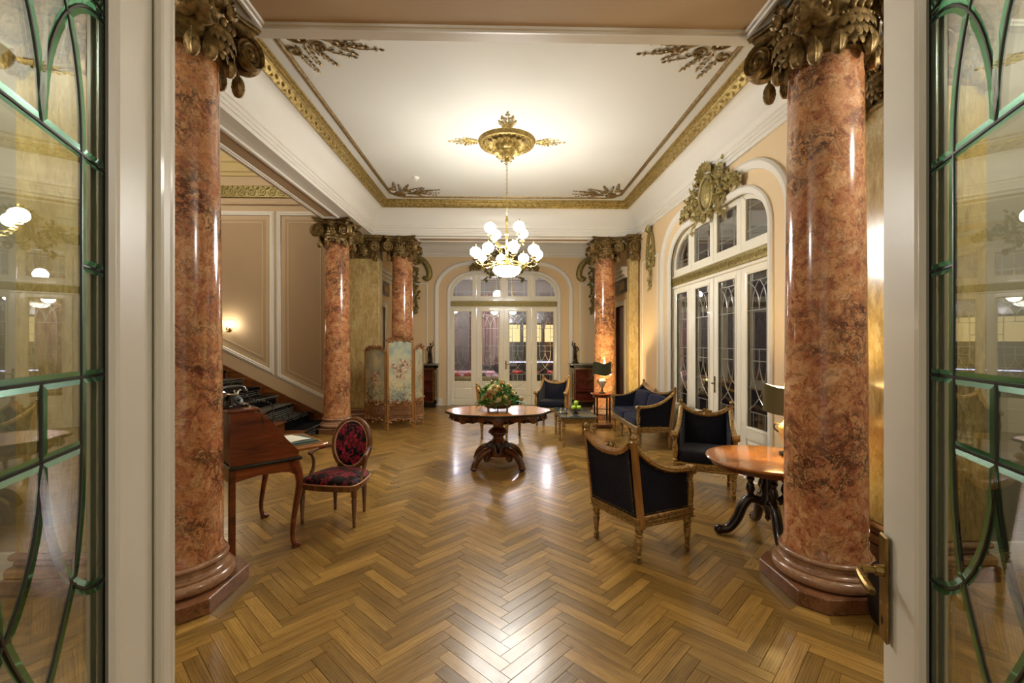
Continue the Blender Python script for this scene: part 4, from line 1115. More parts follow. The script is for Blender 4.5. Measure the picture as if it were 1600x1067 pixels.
def ch_arm(r, zg, a, z_root, drop):
    m_ = MB(); pts = bez((.03, 0, z_root), (r * .45, 0, z_root - drop), (r * .95, 0, zg - .26 if drop > .05 else zg - .2), (r, 0, zg - .12), 14)
    m_.tube(pts, .0085, 6); m_.tube([(r * .55 + p[0], 0, z_root - drop * .55 - .045 + p[1]) for p in spiral(.05, .012, 1.3, 14, 1.5)], .006, 5)
    for q in (.8,): m_.ball((r * q, 0, zg - .19), .018, 8, 6)
    m_.leaf((r * .9, 0, zg - .15), (1, 0, -.4), (0, 0, 1), .06, .03, .2); m_.leaf((r * .6, 0, zg - .17), (1, 0, -.6), (0, 0, 1), .06, .03, .2)
    A = m_.build('arm', 'chandelier_brass', CH, 50, rot=a)
    obj('globe_holder', CAPM, A, (r, 0, zg - .125)); obj('globe', GLM, A, (r, 0, zg)); obj('globe_finial', FINM, A, (r, 0, zg + .072))
def arms(n, r, zg, a0, zr, dr):
    for k in range(n): ch_arm(r, zg, a0 + 2 * pi * k / n, zr, dr)
arms(8, .47, 3.045, radians(10), 2.95, .06); arms(4, .30, 3.38, radians(-55), 3.15, -.0)
# ------------------------------------------------------------------ staircase
ST = thing('staircase', 'wooden staircase with black dotted carpet runner climbing along the panelled wall', 'stairs', (-3.48, 8.4, 0))
RISE, RUN, y0, y1 = .165, .33, -.85, .74
for i in range(12):
    x = -RUN * i
    mb = MB(); mb.box(x - RUN - .02, x, y0, y1, 0 if i == 0 else RISE * i - .02, RISE * (i + 1) - .035); mb.box(x - RUN, x + .025, y0 - .02, y1, RISE * (i + 1) - .035, RISE * (i + 1), .01)
    s = mb.build('step', 'stair_wood', ST)
    mb = MB(); c0, c1 = -.42, .58
    path = [(x + .004, 0, RISE * i + .004), (x + .004, 0, RISE * (i + 1) - .04), (x + .032, 0, RISE * (i + 1) - .036), (x + .034, 0, RISE * (i + 1) + .004), (x - RUN + .004, 0, RISE * (i + 1) + .007)]
    vs = [(p[0], c, p[2]) for p in path for c in (c0, c1)] + [(p[0] + (.006 if k < 3 else 0), c, p[2] + (.006 if k >= 3 else 0)) for k, p in enumerate(path) for c in (c0, c1)]
    n = len(path); fs = []
    for k in range(n - 1): fs += [(2 * k + 1, 2 * k, 2 * k + 2, 2 * k + 3), (2 * n + 2 * k, 2 * n + 2 * k + 1, 2 * n + 2 * k + 3, 2 * n + 2 * k + 2), (2 * k, 2 * n + 2 * k, 2 * n + 2 * k + 2, 2 * k + 2), (2 * n + 2 * k + 1, 2 * k + 1, 2 * k + 3, 2 * n + 2 * k + 3)]
    mb.add(vs, fs); mb.build('carpet', 'stair_carpet', s, 30)
    mb = MB(); mb.tube([(x - .012, c0 - .06, RISE * (i) + .018), (x - .012, c1 + .06, RISE * (i) + .018)], .007, 6) if i else None
    if i: mb.build('stair_rod', 'brass', s)
mb = MB(); X0 = .0
mb.add([(X0, .715, 0), (X0, .715, .22), (-RUN * 12, .715, .22 + (X0 + RUN * 12) * .5), (-RUN * 12, .715, 0), (X0, .75, 0), (X0, .75, .22), (-RUN * 12, .75, .22 + (X0 + RUN * 12) * .5), (-RUN * 12, .75, 0)],
       [(3, 2, 1, 0), (4, 5, 6, 7), (0, 1, 5, 4), (1, 2, 6, 5), (2, 3, 7, 6)])
mb.build('skirting', 'stair_wood', ST, 0)
# wall sconce on the stair wall
sc = thing('wall_sconce', 'lit brass wall sconce with small glass shades beside the stairs', 'wall lamp', (-5.47, 9.15, 1.98))
mb = MB(); mb.lathe([(0, 0), (.05, .0), (.06, .012), (.03, .03), (0, .04)], 16, Mx=RX(pi / 2)); mb.build('back_plate', 'brass', sc)
for s in (-1, 1):
    mb = MB(); mb.tube(bez((0, -.03, 0), (s * .02, -.13, -.06), (s * .1, -.15, -.06), (s * .1, -.15, .0), 8), .008, 6); mb.lathe([(.01, 0), (.03, .01), (.02, .03)], 12, c=(s * .1, -.15, 0)); a = mb.build('arm', 'brass', sc)
    mb = MB(); mb.lathe([(.02, .03), (.045, .06), (.05, .1), (.04, .13), (.055, .15)], 14, c=(s * .1, -.15, 0), lobes=7, amp=.06); mb.build('shade', 'sconce_light', a)

# ------------------------------------------------------------------ blue velvet and gilt seating
def turned_leg(h, r=.03):
    p = [(.6, 0), (.72, .02), (.72, .09), (.62, .1), (.8, .14), (.8, .19), (.55, .21), (.62, .25), (.95, .66), (.7, .7), (1.0, .74), (1.0, .78), (.75, .8), (1.1, .86), (1.1, .93), (.9, 1.0)]
    mb = MB(); mb.lathe([(r * a, h * b) for a, b in p], 14); return mb
LEGM = turned_leg(.28).mesh('leg', 'gilt_wood', 40)
tp = MB(); tp.lathe([(.0, 0), (.019, .002), (.021, .028), (.018, .03)], 12); TIPM = tp.mesh('leg_tip', 'black_lacquer', 40)
fm = MB(); fm.lathe([(.02, 0), (.024, .008), (.012, .016), (.012, .022), (.022, .032), (.026, .046), (.018, .06), (.006, .068), (.0, .07)], 12, lobes=6, amp=.06); FINL = fm.mesh('finial', 'gilt_wood', 40)
am = MB(); am.lathe([(.024, 0), (.026, .02), (.018, .03), (.024, .05), (.03, .12), (.026, .17), (.016, .2), (.022, .215), (.022, .25), (.03, .27)], 14); ARMP = am.mesh('arm_support', 'gilt_wood', 40)
def carve(mb, p, n, r, k=7, seed=1):
    rr = random.Random(seed); p = Vector(p); n = Vector(n)
    for i in range(k):
        d = Vector((rr.uniform(-1, 1), rr.uniform(-.3, .3), rr.uniform(-.2, 1))).normalized(); mb.leaf(p, d + n * .3, n, r, r * .5, .35)
    mb.ball(p, r * .4, 8, 6)
def make_seat(name, label, cat, hb, hf, loc, fwd, group=None, nleg=2, ncush=1, crests=(0.0,), nails=True):
    """closed upholstered chair; local front is -y; hb / hf half widths at back and front"""
    o = thing(name, label, cat, loc, atan2(fwd[0], -fwd[1]), group)
    yb, yf = .27, -.29
    mb = MB(); mb.prism([(-hf, yf), (hf, yf), (hb, yb), (-hb, yb)], .275, .365, b=.008); rail = mb.build('seat_rail', 'gilt_wood', o)
    mb = MB(); q = .006
    for zz in (.292, .348): mb.tube([(-hf - q, yf - q, zz), (hf + q, yf - q, zz), (hb + q, yb + q, zz), (-hb - q, yb + q, zz)], .0075, 6, True)
    cnt = int(hf * 2 / .02)
    for a, b in (((-hf, yf), (hf, yf)), ((hf, yf), (hb, yb)), ((hb, yb), (-hb, yb)), ((-hb, yb), (-hf, yf))):
        L = sqrt((a[0] - b[0]) ** 2 + (a[1] - b[1]) ** 2); k = int(L / .02); nx, ny = (b[1] - a[1]) / L, -(b[0] - a[0]) / L
        for i in range(k):
            t = (i + .5) / k; mb.ball((a[0] + (b[0] - a[0]) * t + nx * .004, a[1] + (b[1] - a[1]) * t + ny * .004, .32), .0085, 6, 4)
    tag(mb.build('beading', 'gilt_wood', rail, 50), kind='stuff')
    for i in range(nleg):
        t = -1 + 2 * i / (nleg - 1)
        for (xx, yy, rk) in ((t * (hf - .03), yf + .035, -.0), (t * (hb - .03), yb - .03, .06)):
            if rk and 0 < i < nleg - 1: continue
            L = obj('leg', LEGM, o, (xx, yy, 0.0)); obj('leg_tip', TIPM, L, (0, 0, 0))
    zt = lambda x: .82 + .11 * (abs(x) / hb) ** 2.4          # top of the back panel
    yr = lambda z: yb - .02 + (z - .385) * .13                 # rake of the back
    hp = hb - .028
    mb = MB(); mb.grid(lambda u, v: Vector((-hp + 2 * hp * u, yr(.36 + (zt(-hp + 2 * hp * u) - .36) * v) - .032 * sin(pi * u) ** .5 * sin(pi * min(max(v, .02), .98)) ** .5, .36 + (zt(-hp + 2 * hp * u) - .36) * v)), 16, 10, thick=(0, .035, 0))
    mb.build('backrest', 'navy_velvet', o, 50)
    for s in (-1, 1):
        mb = MB(); mb.tube([(s * (hb - .012), yr(.27) - .0, .272), (s * (hb - .006), yr(.6), .6), (s * (hb + .002), yr(.94), .94)], [.034, .03, .027], 4, up=(1, 0, 0))
        bp = mb.build('back_post', 'gilt_pine', o, 30); obj('finial', FINL, bp, (s * (hb + .002), yr(.94) + .001, .938))
    xs = [-hp + 2 * hp * i / 20 for i in range(21)]
    mb = MB(); mb.sweep([(x, yr(zt(x)), zt(x)) for x in xs], [(-.012, -.04), (-.012, .03), (.012, .036), (.03, .028), (.036, 0), (.03, -.036), (.012, -.046)] , (0, -1, 0), pclosed=True)
    cr = mb.build('crest_rail', 'gilt_pine', o, 40)
    mb = MB(); mb.tube([(x, yr(zt(x)) - .036, zt(x) + .008) for x in xs], .009, 6); mb.tube([(x, yr(zt(x)) - .03, zt(x) + .026) for x in xs], .007, 6)
    for c in crests:
        carve(mb, (c, yr(zt(c)) - .015, zt(c) + .045), (0, -1, 0), .05, 9, 2); carve(mb, (c - .05, yr(zt(c)) - .012, zt(c) + .038), (0, -1, 0), .038, 5, 4); carve(mb, (c + .05, yr(zt(c)) - .012, zt(c) + .038), (0, -1, 0), .038, 5, 5)
    for s in (-1, 1): carve(mb, (s * (hb - .05), yr(.91) - .01, .935), (0, -1, 0), .035, 6, 7)
    mb.build('carving', 'gilt_wood', cr, 50)
    # arms sweep down from the back posts in a hollow curve
    def za(t): return .685 + .235 * t ** 3.0                    # t = 0 front, 1 back
    def pa(t, z): 
        x = hf - .012 + (hb - .008 - hf + .012) * t; return Vector((x, yf + .02 + (yr(z) - yf - .02) * t, z))
    for s in (-1, 1):
        S = Matrix.Diagonal((s, 1, 1, 1)); ts = [i / 14 for i in range(15)]
        mb = MB(); mb.tube([S @ pa(t, za(t)) for t in ts], [.027] * 15, 8, up=(0, 0, 1), flat=.8); mb.tube([S @ (pa(t, za(t)) + Vector((.02, 0, -.012))) for t in ts], .009, 5); mb.tube([S @ (pa(t, za(t)) + Vector((-.02, 0, -.012))) for t in ts], .009, 5)
        p = pa(0, za(0)); mb.lathe([(.0, -.036), (.036, -.034), (.042, 0), (.036, .034), (0, .036)], 16, Mx=S @ T(p.x, p.y - .005, p.z - .014) @ RY(pi / 2))
        mb.tube([S @ Vector((p.x + .037, p.y - .005 + a, p.z - .014 + b)) for a, b in spiral(.036, .008, 1.6, 18, 1.2)], .006, 5)
        A = mb.build('arm', 'gilt_wood', o, 40)
        mb = MB(); mb.grid(lambda u, v: S @ (pa(.05 + .93 * u, .36 + (za(.05 + .93 * u) - .36) * v)), 12, 8, thick=(s * -.045, 0, 0)); mb.build('side_panel', 'navy_velvet', o, 50)
        obj('arm_support', ARMP, o, (s * (hf - .012), yf + .02, .362)).scale = (1, 1, 1.14)
        if nails:
            mb = MB()
            for i in range(30):
                t = .06 + .9 * i / 29
                for zz in (.378, za(t) - .03): q = S @ (pa(t, zz) + Vector((.002, 0, 0))); mb.ball(q, .0045, 5, 4)
            for i in range(14):
                for t in (.07, .955): q = S @ (pa(t, .38 + (za(t) - .42) * i / 13) + Vector((.002, 0, 0))); mb.ball(q, .0045, 5, 4)
            tag(mb.build('nail_trim', 'brass', o, 60), kind='stuff')
    if nails:
        mb = MB()
        n_ = int(hp * 2 / .019)
        for i in range(n_ + 1):
            x = -hp + .012 + (2 * hp - .024) * i / n_
            for zz in (.38, zt(x) - .018): mb.ball((x, yr(zz) + .036, zz), .0045, 5, 4)
        for i in range(22):
            zz = .38 + .50 * i / 21
            for s in (-1, 1): mb.ball((s * (hp - .01), yr(zz) + .036, zz), .0045, 5, 4)
        tag(mb.build('nail_trim', 'brass', o, 60), kind='stuff')
    W = (2 * hf - .14) / ncush
    for i in range(ncush):
        cx = -hf + .07 + W * (i + .5)
        mb = MB(); mb.ball((cx, -.035, .43), (W / 2 + .012, .27, .072), 28, 12, e=.4, sq=.25); mb.build('seat_cushion', 'navy_cushion' if ncush > 1 else 'navy_velvet', o, 60)
        if ncush > 1:
            mb = MB(); mb.ball((0, 0, 0), (W / 2 - .01, .06, .2), 24, 12, e=.5, sq=.4, Mx=T(cx, .165, .64) @ RX(radians(-10))); mb.build('back_cushion', 'navy_cushion', o, 60)
    return o
make_seat('armchair', 'blue velvet gilt armchair nearest the camera, seen from behind with studded back', 'armchair', .292, .318, (1.165, 3.776, 0), (.898, .44), 'blue velvet gilt armchairs')
make_seat('armchair', 'blue velvet gilt armchair facing the camera behind the polished round table', 'armchair', .285, .32, (2.365, 5.14, 0), (-.43, -.90), 'blue velvet gilt armchairs')
make_seat('armchair', 'blue velvet gilt armchair beyond the coffee table beside the far doors', 'armchair', .285, .32, (1.10, 9.47, 0), (-.3, -.954), 'blue velvet gilt armchairs')
make_seat('armchair', 'blue velvet gilt armchair mostly hidden behind the flowers and centre table', 'armchair', .285, .31, (-.014, 8.066, 0), (.9, -.436), 'blue velvet gilt armchairs')
make_seat('sofa', 'blue velvet two-seat gilt sofa with cushions along the right wall', 'sofa', .78, .80, (2.44, 7.83, 0), (-1, 0), None, 4, 2, (0.0,))

# ------------------------------------------------------------------ red damask armchair with oval back
RC = thing('oval_back_chair', 'carved wooden armchair with red and black damask seat and oval back', 'chair', (-1.575, 4.40, 0), atan2(-.2, .98))
D_ = [(-.28, -.2), (-.2, -.245), (0, -.262), (.2, -.245), (.28, -.2), (.275, 0), (.23, .17), (.14, .22), (0, .232), (-.14, .22), (-.23, .17), (-.275, 0)]
Dp = [(p[0], p[1]) for p in catmull([(x, y, 0) for x, y in D_], 4, True)]
mb = MB(); mb.prism(Dp, .335, .39, b=.008); mb.build('seat_rail', 'chair_wood', RC)
mb = MB(); mb.tube([(x * 1.005, y * 1.005, .392) for x, y in Dp], .007, 6, True); mb.build('seat_gimp', 'petal_peach', RC)
mb = MB(); n = len(Dp)
rings = [(1.0, .39), (.99, .41), (.93, .43), (.75, .452), (.45, .465), (.15, .47)]
vs = [(x * s, y * s, z) for s, z in rings for x, y in Dp] + [(0, 0, .47)]; fs = []
for r in range(len(rings) - 1):
    for i in range(n): j = (i + 1) % n; fs.append((r * n + i, r * n + j, (r + 1) * n + j, (r + 1) * n + i))
fs += [((len(rings) - 1) * n + i, (len(rings) - 1) * n + (i + 1) % n, len(vs) - 1) for i in range(n)]
mb.add(vs, fs); mb.build('seat', 'damask_seat', RC, 60)
mb = MB(); mb.lathe([(.012, 0), (.016, .012), (.012, .03), (.019, .04), (.014, .052), (.026, .26), (.02, .27), (.028, .285), (.03, .335)], 14); lm = mb.mesh('leg', 'chair_wood', 40)
for (x, y, t) in ((-.265, -.19, 0), (.265, -.19, 0), (-.16, .19, .0), (.16, .19, .0)): obj('leg', lm, RC, (x, y, 0))
BM = T(0, .235, .675) @ RX(radians(-10))
el = [(.195 * cos(a), .245 * sin(a)) for a in [2 * pi * i / 40 for i in range(40)]]
mb = MB(); mb.sweep([(x, 0, z) for x, z in el], [(-.022, -.018), (-.022, .018), (-.008, .03), (.012, .028), (.02, .016), (.02, -.016), (.01, -.026), (-.01, -.026)], (0, -1, 0), True, Mx=BM, pclosed=True)
carve(mb, BM @ Vector((0, -.01, .275)), (0, -1, 0), .035, 6, 3); fr_ = mb.build('back_frame', 'chair_wood', RC, 40)
mb = MB(); mb.tube([(x * .905, -.02, z * .925) for x, z in el], .0075, 6, True, Mx=BM, up=(0, 1, 0)); mb.build('back_gimp', 'petal_peach', fr_)
mb = MB(); mb.ball((0, 0, 0), (.183, .03, .233), 32, 10, e=.6, Mx=BM @ RX(0)) if False else None
vs = []; fs = []; K = 40
for r_, d_ in ((.93, .0), (.92, -.014), (.75, -.028), (.45, -.036), (.15, -.038)):
    vs += [(x * r_, d_, z * r_ * 1.0) for x, z in el]
vs.append((0, -.038, 0)); 
for r in range(4):
    for i in range(K): j = (i + 1) % K; fs.append((r * K + i, r * K + j, (r + 1) * K + j, (r + 1) * K + i))
fs += [(4 * K + i, 4 * K + (i + 1) % K, 5 * K) for i in range(K)]; fs.append(tuple(range(K - 1, -1, -1)))
mb = MB(); mb.add(vs, fs, 0, T(0, 0, 0)); 
bk = mb.build('back_pad', 'damask_back', RC, 60, loc=BM.to_translation(), rot=(radians(-10), 0, 0))
for s in (-1, 1):
    mb = MB(); mb.tube([(s * .13, .215, .36), (s * .14, .225, .47), (s * .15, .24, .52)], [.02, .017, .018], 8); mb.build('back_stile', 'chair_wood', RC, 40)
    pts = catmull([(s * .18, .235, .64), (s * .235, .15, .655), (s * .275, .03, .645), (s * .29, -.03, .625)], 6)
    mb = MB(); mb.tube(pts, .017, 8); mb.ball(pts[-1], (.022, .03, .02), 10, 6); a_ = mb.build('arm', 'chair_wood', RC, 40)
    mb = MB(); mb.tube(catmull([(s * .29, -.025, .62), (s * .275, -.0, .55), (s * .265, -.03, .46), (s * .275, -.12, .37)], 5), [.013 + .006 * i / 15 for i in range(16)], 8); mb.build('arm_support', 'chair_wood', a_, 40)
    mb = MB(); mb.ball(pts[8], (.022, .06, .018), 12, 8); mb.build('arm_pad', 'damask_seat', a_, 60)

# ------------------------------------------------------------------ slant-front writing desk, telephone, papers
A_ = Vector((-1.712, 3.778, 0)); fd = Vector((.73, .68, 0)).normalized(); ld = Vector((-.68, .73, 0)).normalized()
# local frame: x = towards the sitter (fd), y = along the desk (ld); origin at the near front leg
DK = thing('writing_desk', 'slant-front rosewood writing desk beside the left column', 'desk', A_, atan2(fd.y, fd.x))
Wd, Ld = .48, .87
side = [(-Wd, .76), (.015, .76), (.02, .80), (-.01, .84), (-.08, .92), (-.17, 1.05), (-.24, 1.13), (-.32, 1.165), (-Wd, 1.165)]
k = len(side)
for (ya, yb_) in ((-.02, 0.0), (Ld, Ld + .02)):
    mb = MB(); vs = [(x, ya, z) for x, z in side] + [(x, yb_, z) for x, z in side]
    mb.add(vs, [tuple(range(k)), tuple(range(2 * k - 1, k - 1, -1))] + [(i, k + i, k + (i + 1) % k, (i + 1) % k) for i in range(k)])
    mb.build('side_panel', 'rosewood_x', DK, 25)
mb = MB(); mb.box(-Wd, .0, 0, Ld, .77, .785); mb.box(-Wd, -Wd + .02, 0, Ld, .77, 1.165); mb.box(-.30, -.28, 0, Ld, .785, 1.15); mb.build('carcass', 'walnut', DK, 0)
mb = MB(); mb.box(-Wd - .02, -.27, -.035, Ld + .035, 1.165, 1.19, .008); mb.build('desk_top', 'rosewood_x', DK)
mb = MB(); mb.box(-Wd - .01, .045, -.035, Ld + .035, .728, .758, .01); mb.build('waist_molding', 'black_lacquer', DK)
mb = MB()
for y in (-.005, Ld - .015):
    ap = [(-Wd, .73), (0, .73), (0, .60), (-.05, .635), (-.10, .645), (-.28, .655), (-.46, .63), (-Wd, .60)]
    kk = len(ap); vs = [(x, y, z) for x, z in ap] + [(x, y + .02, z) for x, z in ap]
    mb.add(vs, [tuple(range(kk - 1, -1, -1)), tuple(range(kk, 2 * kk))] + [(i, (i + 1) % kk, kk + (i + 1) % kk, kk + i) for i in range(kk)])
mb.box(-.01, .01, 0, Ld, .63, .73); mb.box(-Wd, -Wd + .02, 0, Ld, .63, .73); mb.build('apron', 'rosewood_x', DK, 25)
for y in (.0, Ld):
    mb = MB(); pts = catmull([(-.015, y, .73), (.02, y, .62), (.03, y, .52), (.0, y, .34), (-.025, y, .16), (-.018, y, .05), (.02, y, .02), (.045, y, .012)], 5)
    mb.tube(pts, [.036, .037, .038, .037, .035, .034, .033, .032, .031, .03, .029, .028, .027, .026, .025, .024, .023, .022, .021, .02, .019, .019, .018, .018, .018, .02, .02, .021, .022, .022, .022, .021, .018, .014, .01, .008][:len(pts)], 8); mb.box(-.03, .0, y - .018, y + .018, 0, .02, .004); mb.build('leg', 'rosewood_x', DK, 40)
    mb = MB(); mb.box(-Wd - .005, -Wd + .04, y - .022, y + .022, 0, .74, .004); mb.build('leg', 'rosewood_x', DK)
mb = MB(); mb.prism([(0, .08), (.26, .10), (.33, .15), (.33, Ld - .15), (.26, Ld - .1), (0, Ld - .08)], .775, .80, b=.006); fl = mb.build('writing_flap', 'burr_top', DK)
mb = MB(); mb.box(.05, .29, .2, Ld - .2, .801, .804); mb.build('leather_inset', 'folder_green', fl, 0)
def on_desk(x, y, z): return A_ + fd * x + ld * y + Vector((0, 0, z))
dz = atan2(fd.y, fd.x)
mb = MB(); mb.box(-.13, .13, -.18, .18, 0, .012, .003); tag(mb.build('desk_folder', 'folder_green', None, loc=on_desk(.13, .42, .8045), rot=dz + .1), 'dark green folder on the open flap of the writing desk', 'folder')
mb = MB(); mb.grid(lambda u, v: Vector((-.11 + .22 * u, -.15 + .3 * v, .006 * sin(3 * u))), 6, 4, thick=(0, 0, .003)); tag(mb.build('letter_paper', 'paper', None, loc=on_desk(.10, .44, .817), rot=dz + .25), 'cream sheets of writing paper lying on the green folder', 'paper')
# telephone
PH = thing('telephone', 'black vintage telephone with coiled cord on top of the writing desk', 'telephone', on_desk(-.42, .20, 1.19), dz + .5)
mb = MB(); mb.prism([(-.09, -.08), (.09, -.08), (.10, 0), (.09, .08), (-.09, .08), (-.10, 0)], 0, .02, b=.006); mb.lathe([(.085, .02), (.075, .05), (.055, .085), (.05, .1), (.0, .105)], 20); mb.build('body', 'phone_black', PH, 40)
mb = MB()
for s in (-1, 1): mb.tube([(s * .05, 0, .09), (s * .06, 0, .12), (s * .085, 0, .125)], .009, 6); mb.tube([(s * .045, .0, .09), (s * .05, .03, .125)], .007, 6)
mb.build('cradle', 'silver', PH)
mb = MB(); mb.tube([(-.11, 0, .145), (-.06, 0, .158), (.06, 0, .158), (.11, 0, .145)], .014, 10)
for s in (-1, 1): mb.lathe([(.0, 0), (.03, .002), (.033, .02), (.018, .04), (.015, .05)], 16, c=(s * .11, 0, .10))
mb.build('handset', 'phone_black', PH, 40)
mb = MB(); mb.lathe([(.034, 0), (.036, .006), (.0, .009)], 20, Mx=T(0, -.068, .055) @ RX(radians(58))); mb.ball((0, -.08, .06), (.012, .012, .012), 8, 6); dl = mb.build('dial', 'lead', PH)
cp = []
base = catmull([(.10, -.02, .12), (.16, -.02, .05), (.19, -.12, .03), (.17, -.24, .0), (.14, -.285, -.08), (.12, -.29, -.14), (.09, -.285, -.17), (.05, -.28, -.15), (.03, -.27, -.05), (.0, -.2, .015), (-.03, -.1, .015)], 14)
for i, p in enumerate(base): cp.append((p[0] + .007 * cos(i * 1.5), p[1] + .004, p[2] + .007 * sin(i * 1.5)))
mb = MB(); mb.tube(cp, .004, 5); mb.build('coiled_cord', 'phone_black', PH, 50)

# ------------------------------------------------------------------ three-fold painted screen
SCN = thing('folding_screen', 'three-panel folding screen with painted cherubs and gilt rococo frame', 'screen', (-2.221, 8.743, 0))
SP = [Vector((-2.742, 9.084)), Vector((-2.221, 8.743)), Vector((-1.735, 8.96)), Vector((-1.64, 9.46))]
rs = random.Random(11)
for i, (ht, pm) in enumerate(((1.55, 'painting_a'), (1.72, 'painting_b'), (1.58, 'painting_c'))):
    a, b = SP[i], SP[i + 1]; w = (b - a).length; ang = atan2(b.y - a.y, b.x - a.x); mid = (a + b) / 2 - SP[1]
    tl = lambda x: ht + .05 * cos(pi * x / w)            # top outline
    mb = MB()
    for s in (-1, 1): mb.box(s * (w / 2 - .025) - .02, s * (w / 2 - .025) + .02, -.016, .016, 0, ht, .004)
    mb.box(-w / 2 + .03, w / 2 - .03, -.012, .012, .50, .53, .003); mb.box(-w / 2 + .03, w / 2 - .03, -.012, .012, .18, .20, .003)
    P = mb.build('screen_panel', 'gilt_pine', SCN, loc=(mid.x, mid.y, 0), rot=ang)
    mb = MB(); mb.grid(lambda u, v: Vector(((u - .5) * (w - .085), -.004, .53 + (tl((u - .5) * (w - .085)) - .03 - .53) * v)), 10, 2, thick=(0, .008, 0)); mb.build('painting', pm, P, 0)
    mb = MB()
    for k in range(-9, 18):
        x0_, x1_ = -w / 2 + .045, w / 2 - .045
        for sg in (1, -1):
            xa = x0_ + k * .035; pts = []
            za_, zb_ = .2, .5
            # clip the 45 degree slat to the panel
            t0 = max(0, (x0_ - xa) / .3 if sg > 0 else (xa - x1_ - .0) / .3); 
            p0 = Vector((xa, 0, za_)) if sg > 0 else Vector((x0_ + x1_ - xa, 0, za_)); d_ = Vector((1, 0, 1)) if sg > 0 else Vector((-1, 0, 1))
            ta, tb = 0.0, .3
            if sg > 0: ta = max(ta, x0_ - p0.x); tb = min(tb, x1_ - p0.x)
            else: ta = max(ta, p0.x - x1_); tb = min(tb, p0.x - x0_)
            if tb - ta > .02: mb.tube([p0 + d_ * ta + Vector((0, -.003 * sg, 0)), p0 + d_ * tb + Vector((0, -.003 * sg, 0))], .0045, 4)
    tag(mb.build('lattice', 'gilt_pink', P, 30), kind='stuff')
    mb = MB()
    for j in range(70):
        x = rs.uniform(-w / 2 + .02, w / 2 - .02); n = (0, -1, 0); q = rs.random()
        zz = tl(x) + .02 if q < .42 else (.52 + rs.gauss(.01, .02) if q < .75 else .185 + .02 * cos(x * 40))
        mb.leaf((x, -.014, zz), (rs.uniform(-1, 1), -.2, rs.uniform(-.5, 1)), n, .07, .04, .3)
        if j % 4 == 0: mb.tube([(x + p[0], -.014, zz + p[1]) for p in spiral(.028, .006, 1.3, 10, rs.uniform(0, 6))], .006, 5, up=(0, 1, 0))
    xs = [-w / 2 + .02 + (w - .04) * j / 12 for j in range(13)]
    mb.tube([(x, -.006, tl(x) - .01) for x in xs], .017, 6); mb.tube([(x, -.008, .52 + .012 * cos(x * 30)) for x in xs], .012, 6); mb.tube([(x, -.008, .19 + .014 * cos(x * 35)) for x in xs], .012, 6)
    if i == 1:
        for j in range(12): mb.leaf((0, -.012, tl(0) + .03), (cos(j * .55) * .8, -.2, abs(sin(j * .55)) + .3), (0, -1, 0), .1, .04, .3)
        mb.ball((0, -.01, tl(0) + .06), (.03, .02, .045), 8, 6)
    tag(mb.build('rococo_carving', 'gilt_pink', P, 50), kind='stuff')

# ------------------------------------------------------------------ display cabinets with statuettes
def make_cabinet(label, x0, x1):
    y0_, y1_ = 11.84, 12.22; w, d = (x1 - x0) / 2, (y1_ - y0_) / 2
    o = thing('display_cabinet', label, 'cabinet', ((x0 + x1) / 2, (y0_ + y1_) / 2, 0), 0.0, 'display cabinets')
    mb = MB(); mb.box(-w + .02, w - .02, -d + .01, d, 0, .12); mb.box(-w, -w + .06, -d, d, .12, 1.1, .004); mb.box(w - .06, w, -d, d, .12, 1.1, .004); mb.box(-w, w, d - .02, d, .12, 1.1); mb.box(-w, w, -d, d, 1.04, 1.11, .004); mb.box(-w, w, -d, d, .1, .14, .004); mb.build('body', 'black_lacquer', o)
    mb = MB(); mb.box(-w - .04, w + .04, -d - .04, d, 1.115, 1.15, .008); mb.build('top', 'grey_marble', o)
    mb = MB(); mb.box(-w + .06, w - .06, d - .03, d - .021, .14, 1.04); mb.build('back_lining', 'cabinet_red', o)
    for z in (.14, .42, .72):
        mb = MB(); mb.box(-w + .062, w - .062, -d + .04, d - .03, z, z + .016); mb.build('shelf', 'cabinet_red', o)
    mb = MB()
    for (a, b, c_, e_) in ((-w + .06, -w + .10, .14, 1.04), (w - .10, w - .06, .14, 1.04)): mb.box(a, b, -d, -d + .02, c_, e_)
    mb.box(-w + .1, w - .1, -d, -d + .02, .14, .18); mb.box(-w + .1, w - .1, -d, -d + .02, 1.0, 1.04); dr = mb.build('door', 'walnut', o)
    mb = MB(); mb.box(-w + .1, w - .1, -d + .008, -d + .012, .18, 1.0); mb.build('pane', 'cabinet_glass', dr, 0)
    mb = MB(); mb.tube([(-w + .1, -d - .002, .18), (w - .1, -d - .002, .18), (w - .1, -d - .002, 1.0), (-w + .1, -d - .002, 1.0)], .005, 5, True); mb.build('brass_bead', 'brass', dr)
    for s in (-1, 1):
        mb = MB(); mb.lathe([(.02, .2), (.016, .3), (.014, .8), (.018, .88)], 10, c=(s * (w - .03), -d - .005, 0)); mb.lathe([(.0, .88), (.024, .89), (.02, .94), (.028, .97), (.0, 1.0)], 10, c=(s * (w - .03), -d - .005, 0)); mb.build('corner_mount', 'bright_gold', o, 50)
make_cabinet('black display cabinet with red shelves behind the folding screen', -2.42, -1.70)
make_cabinet('black display cabinet with red shelves to the right of the far doors', 1.88, 2.62)
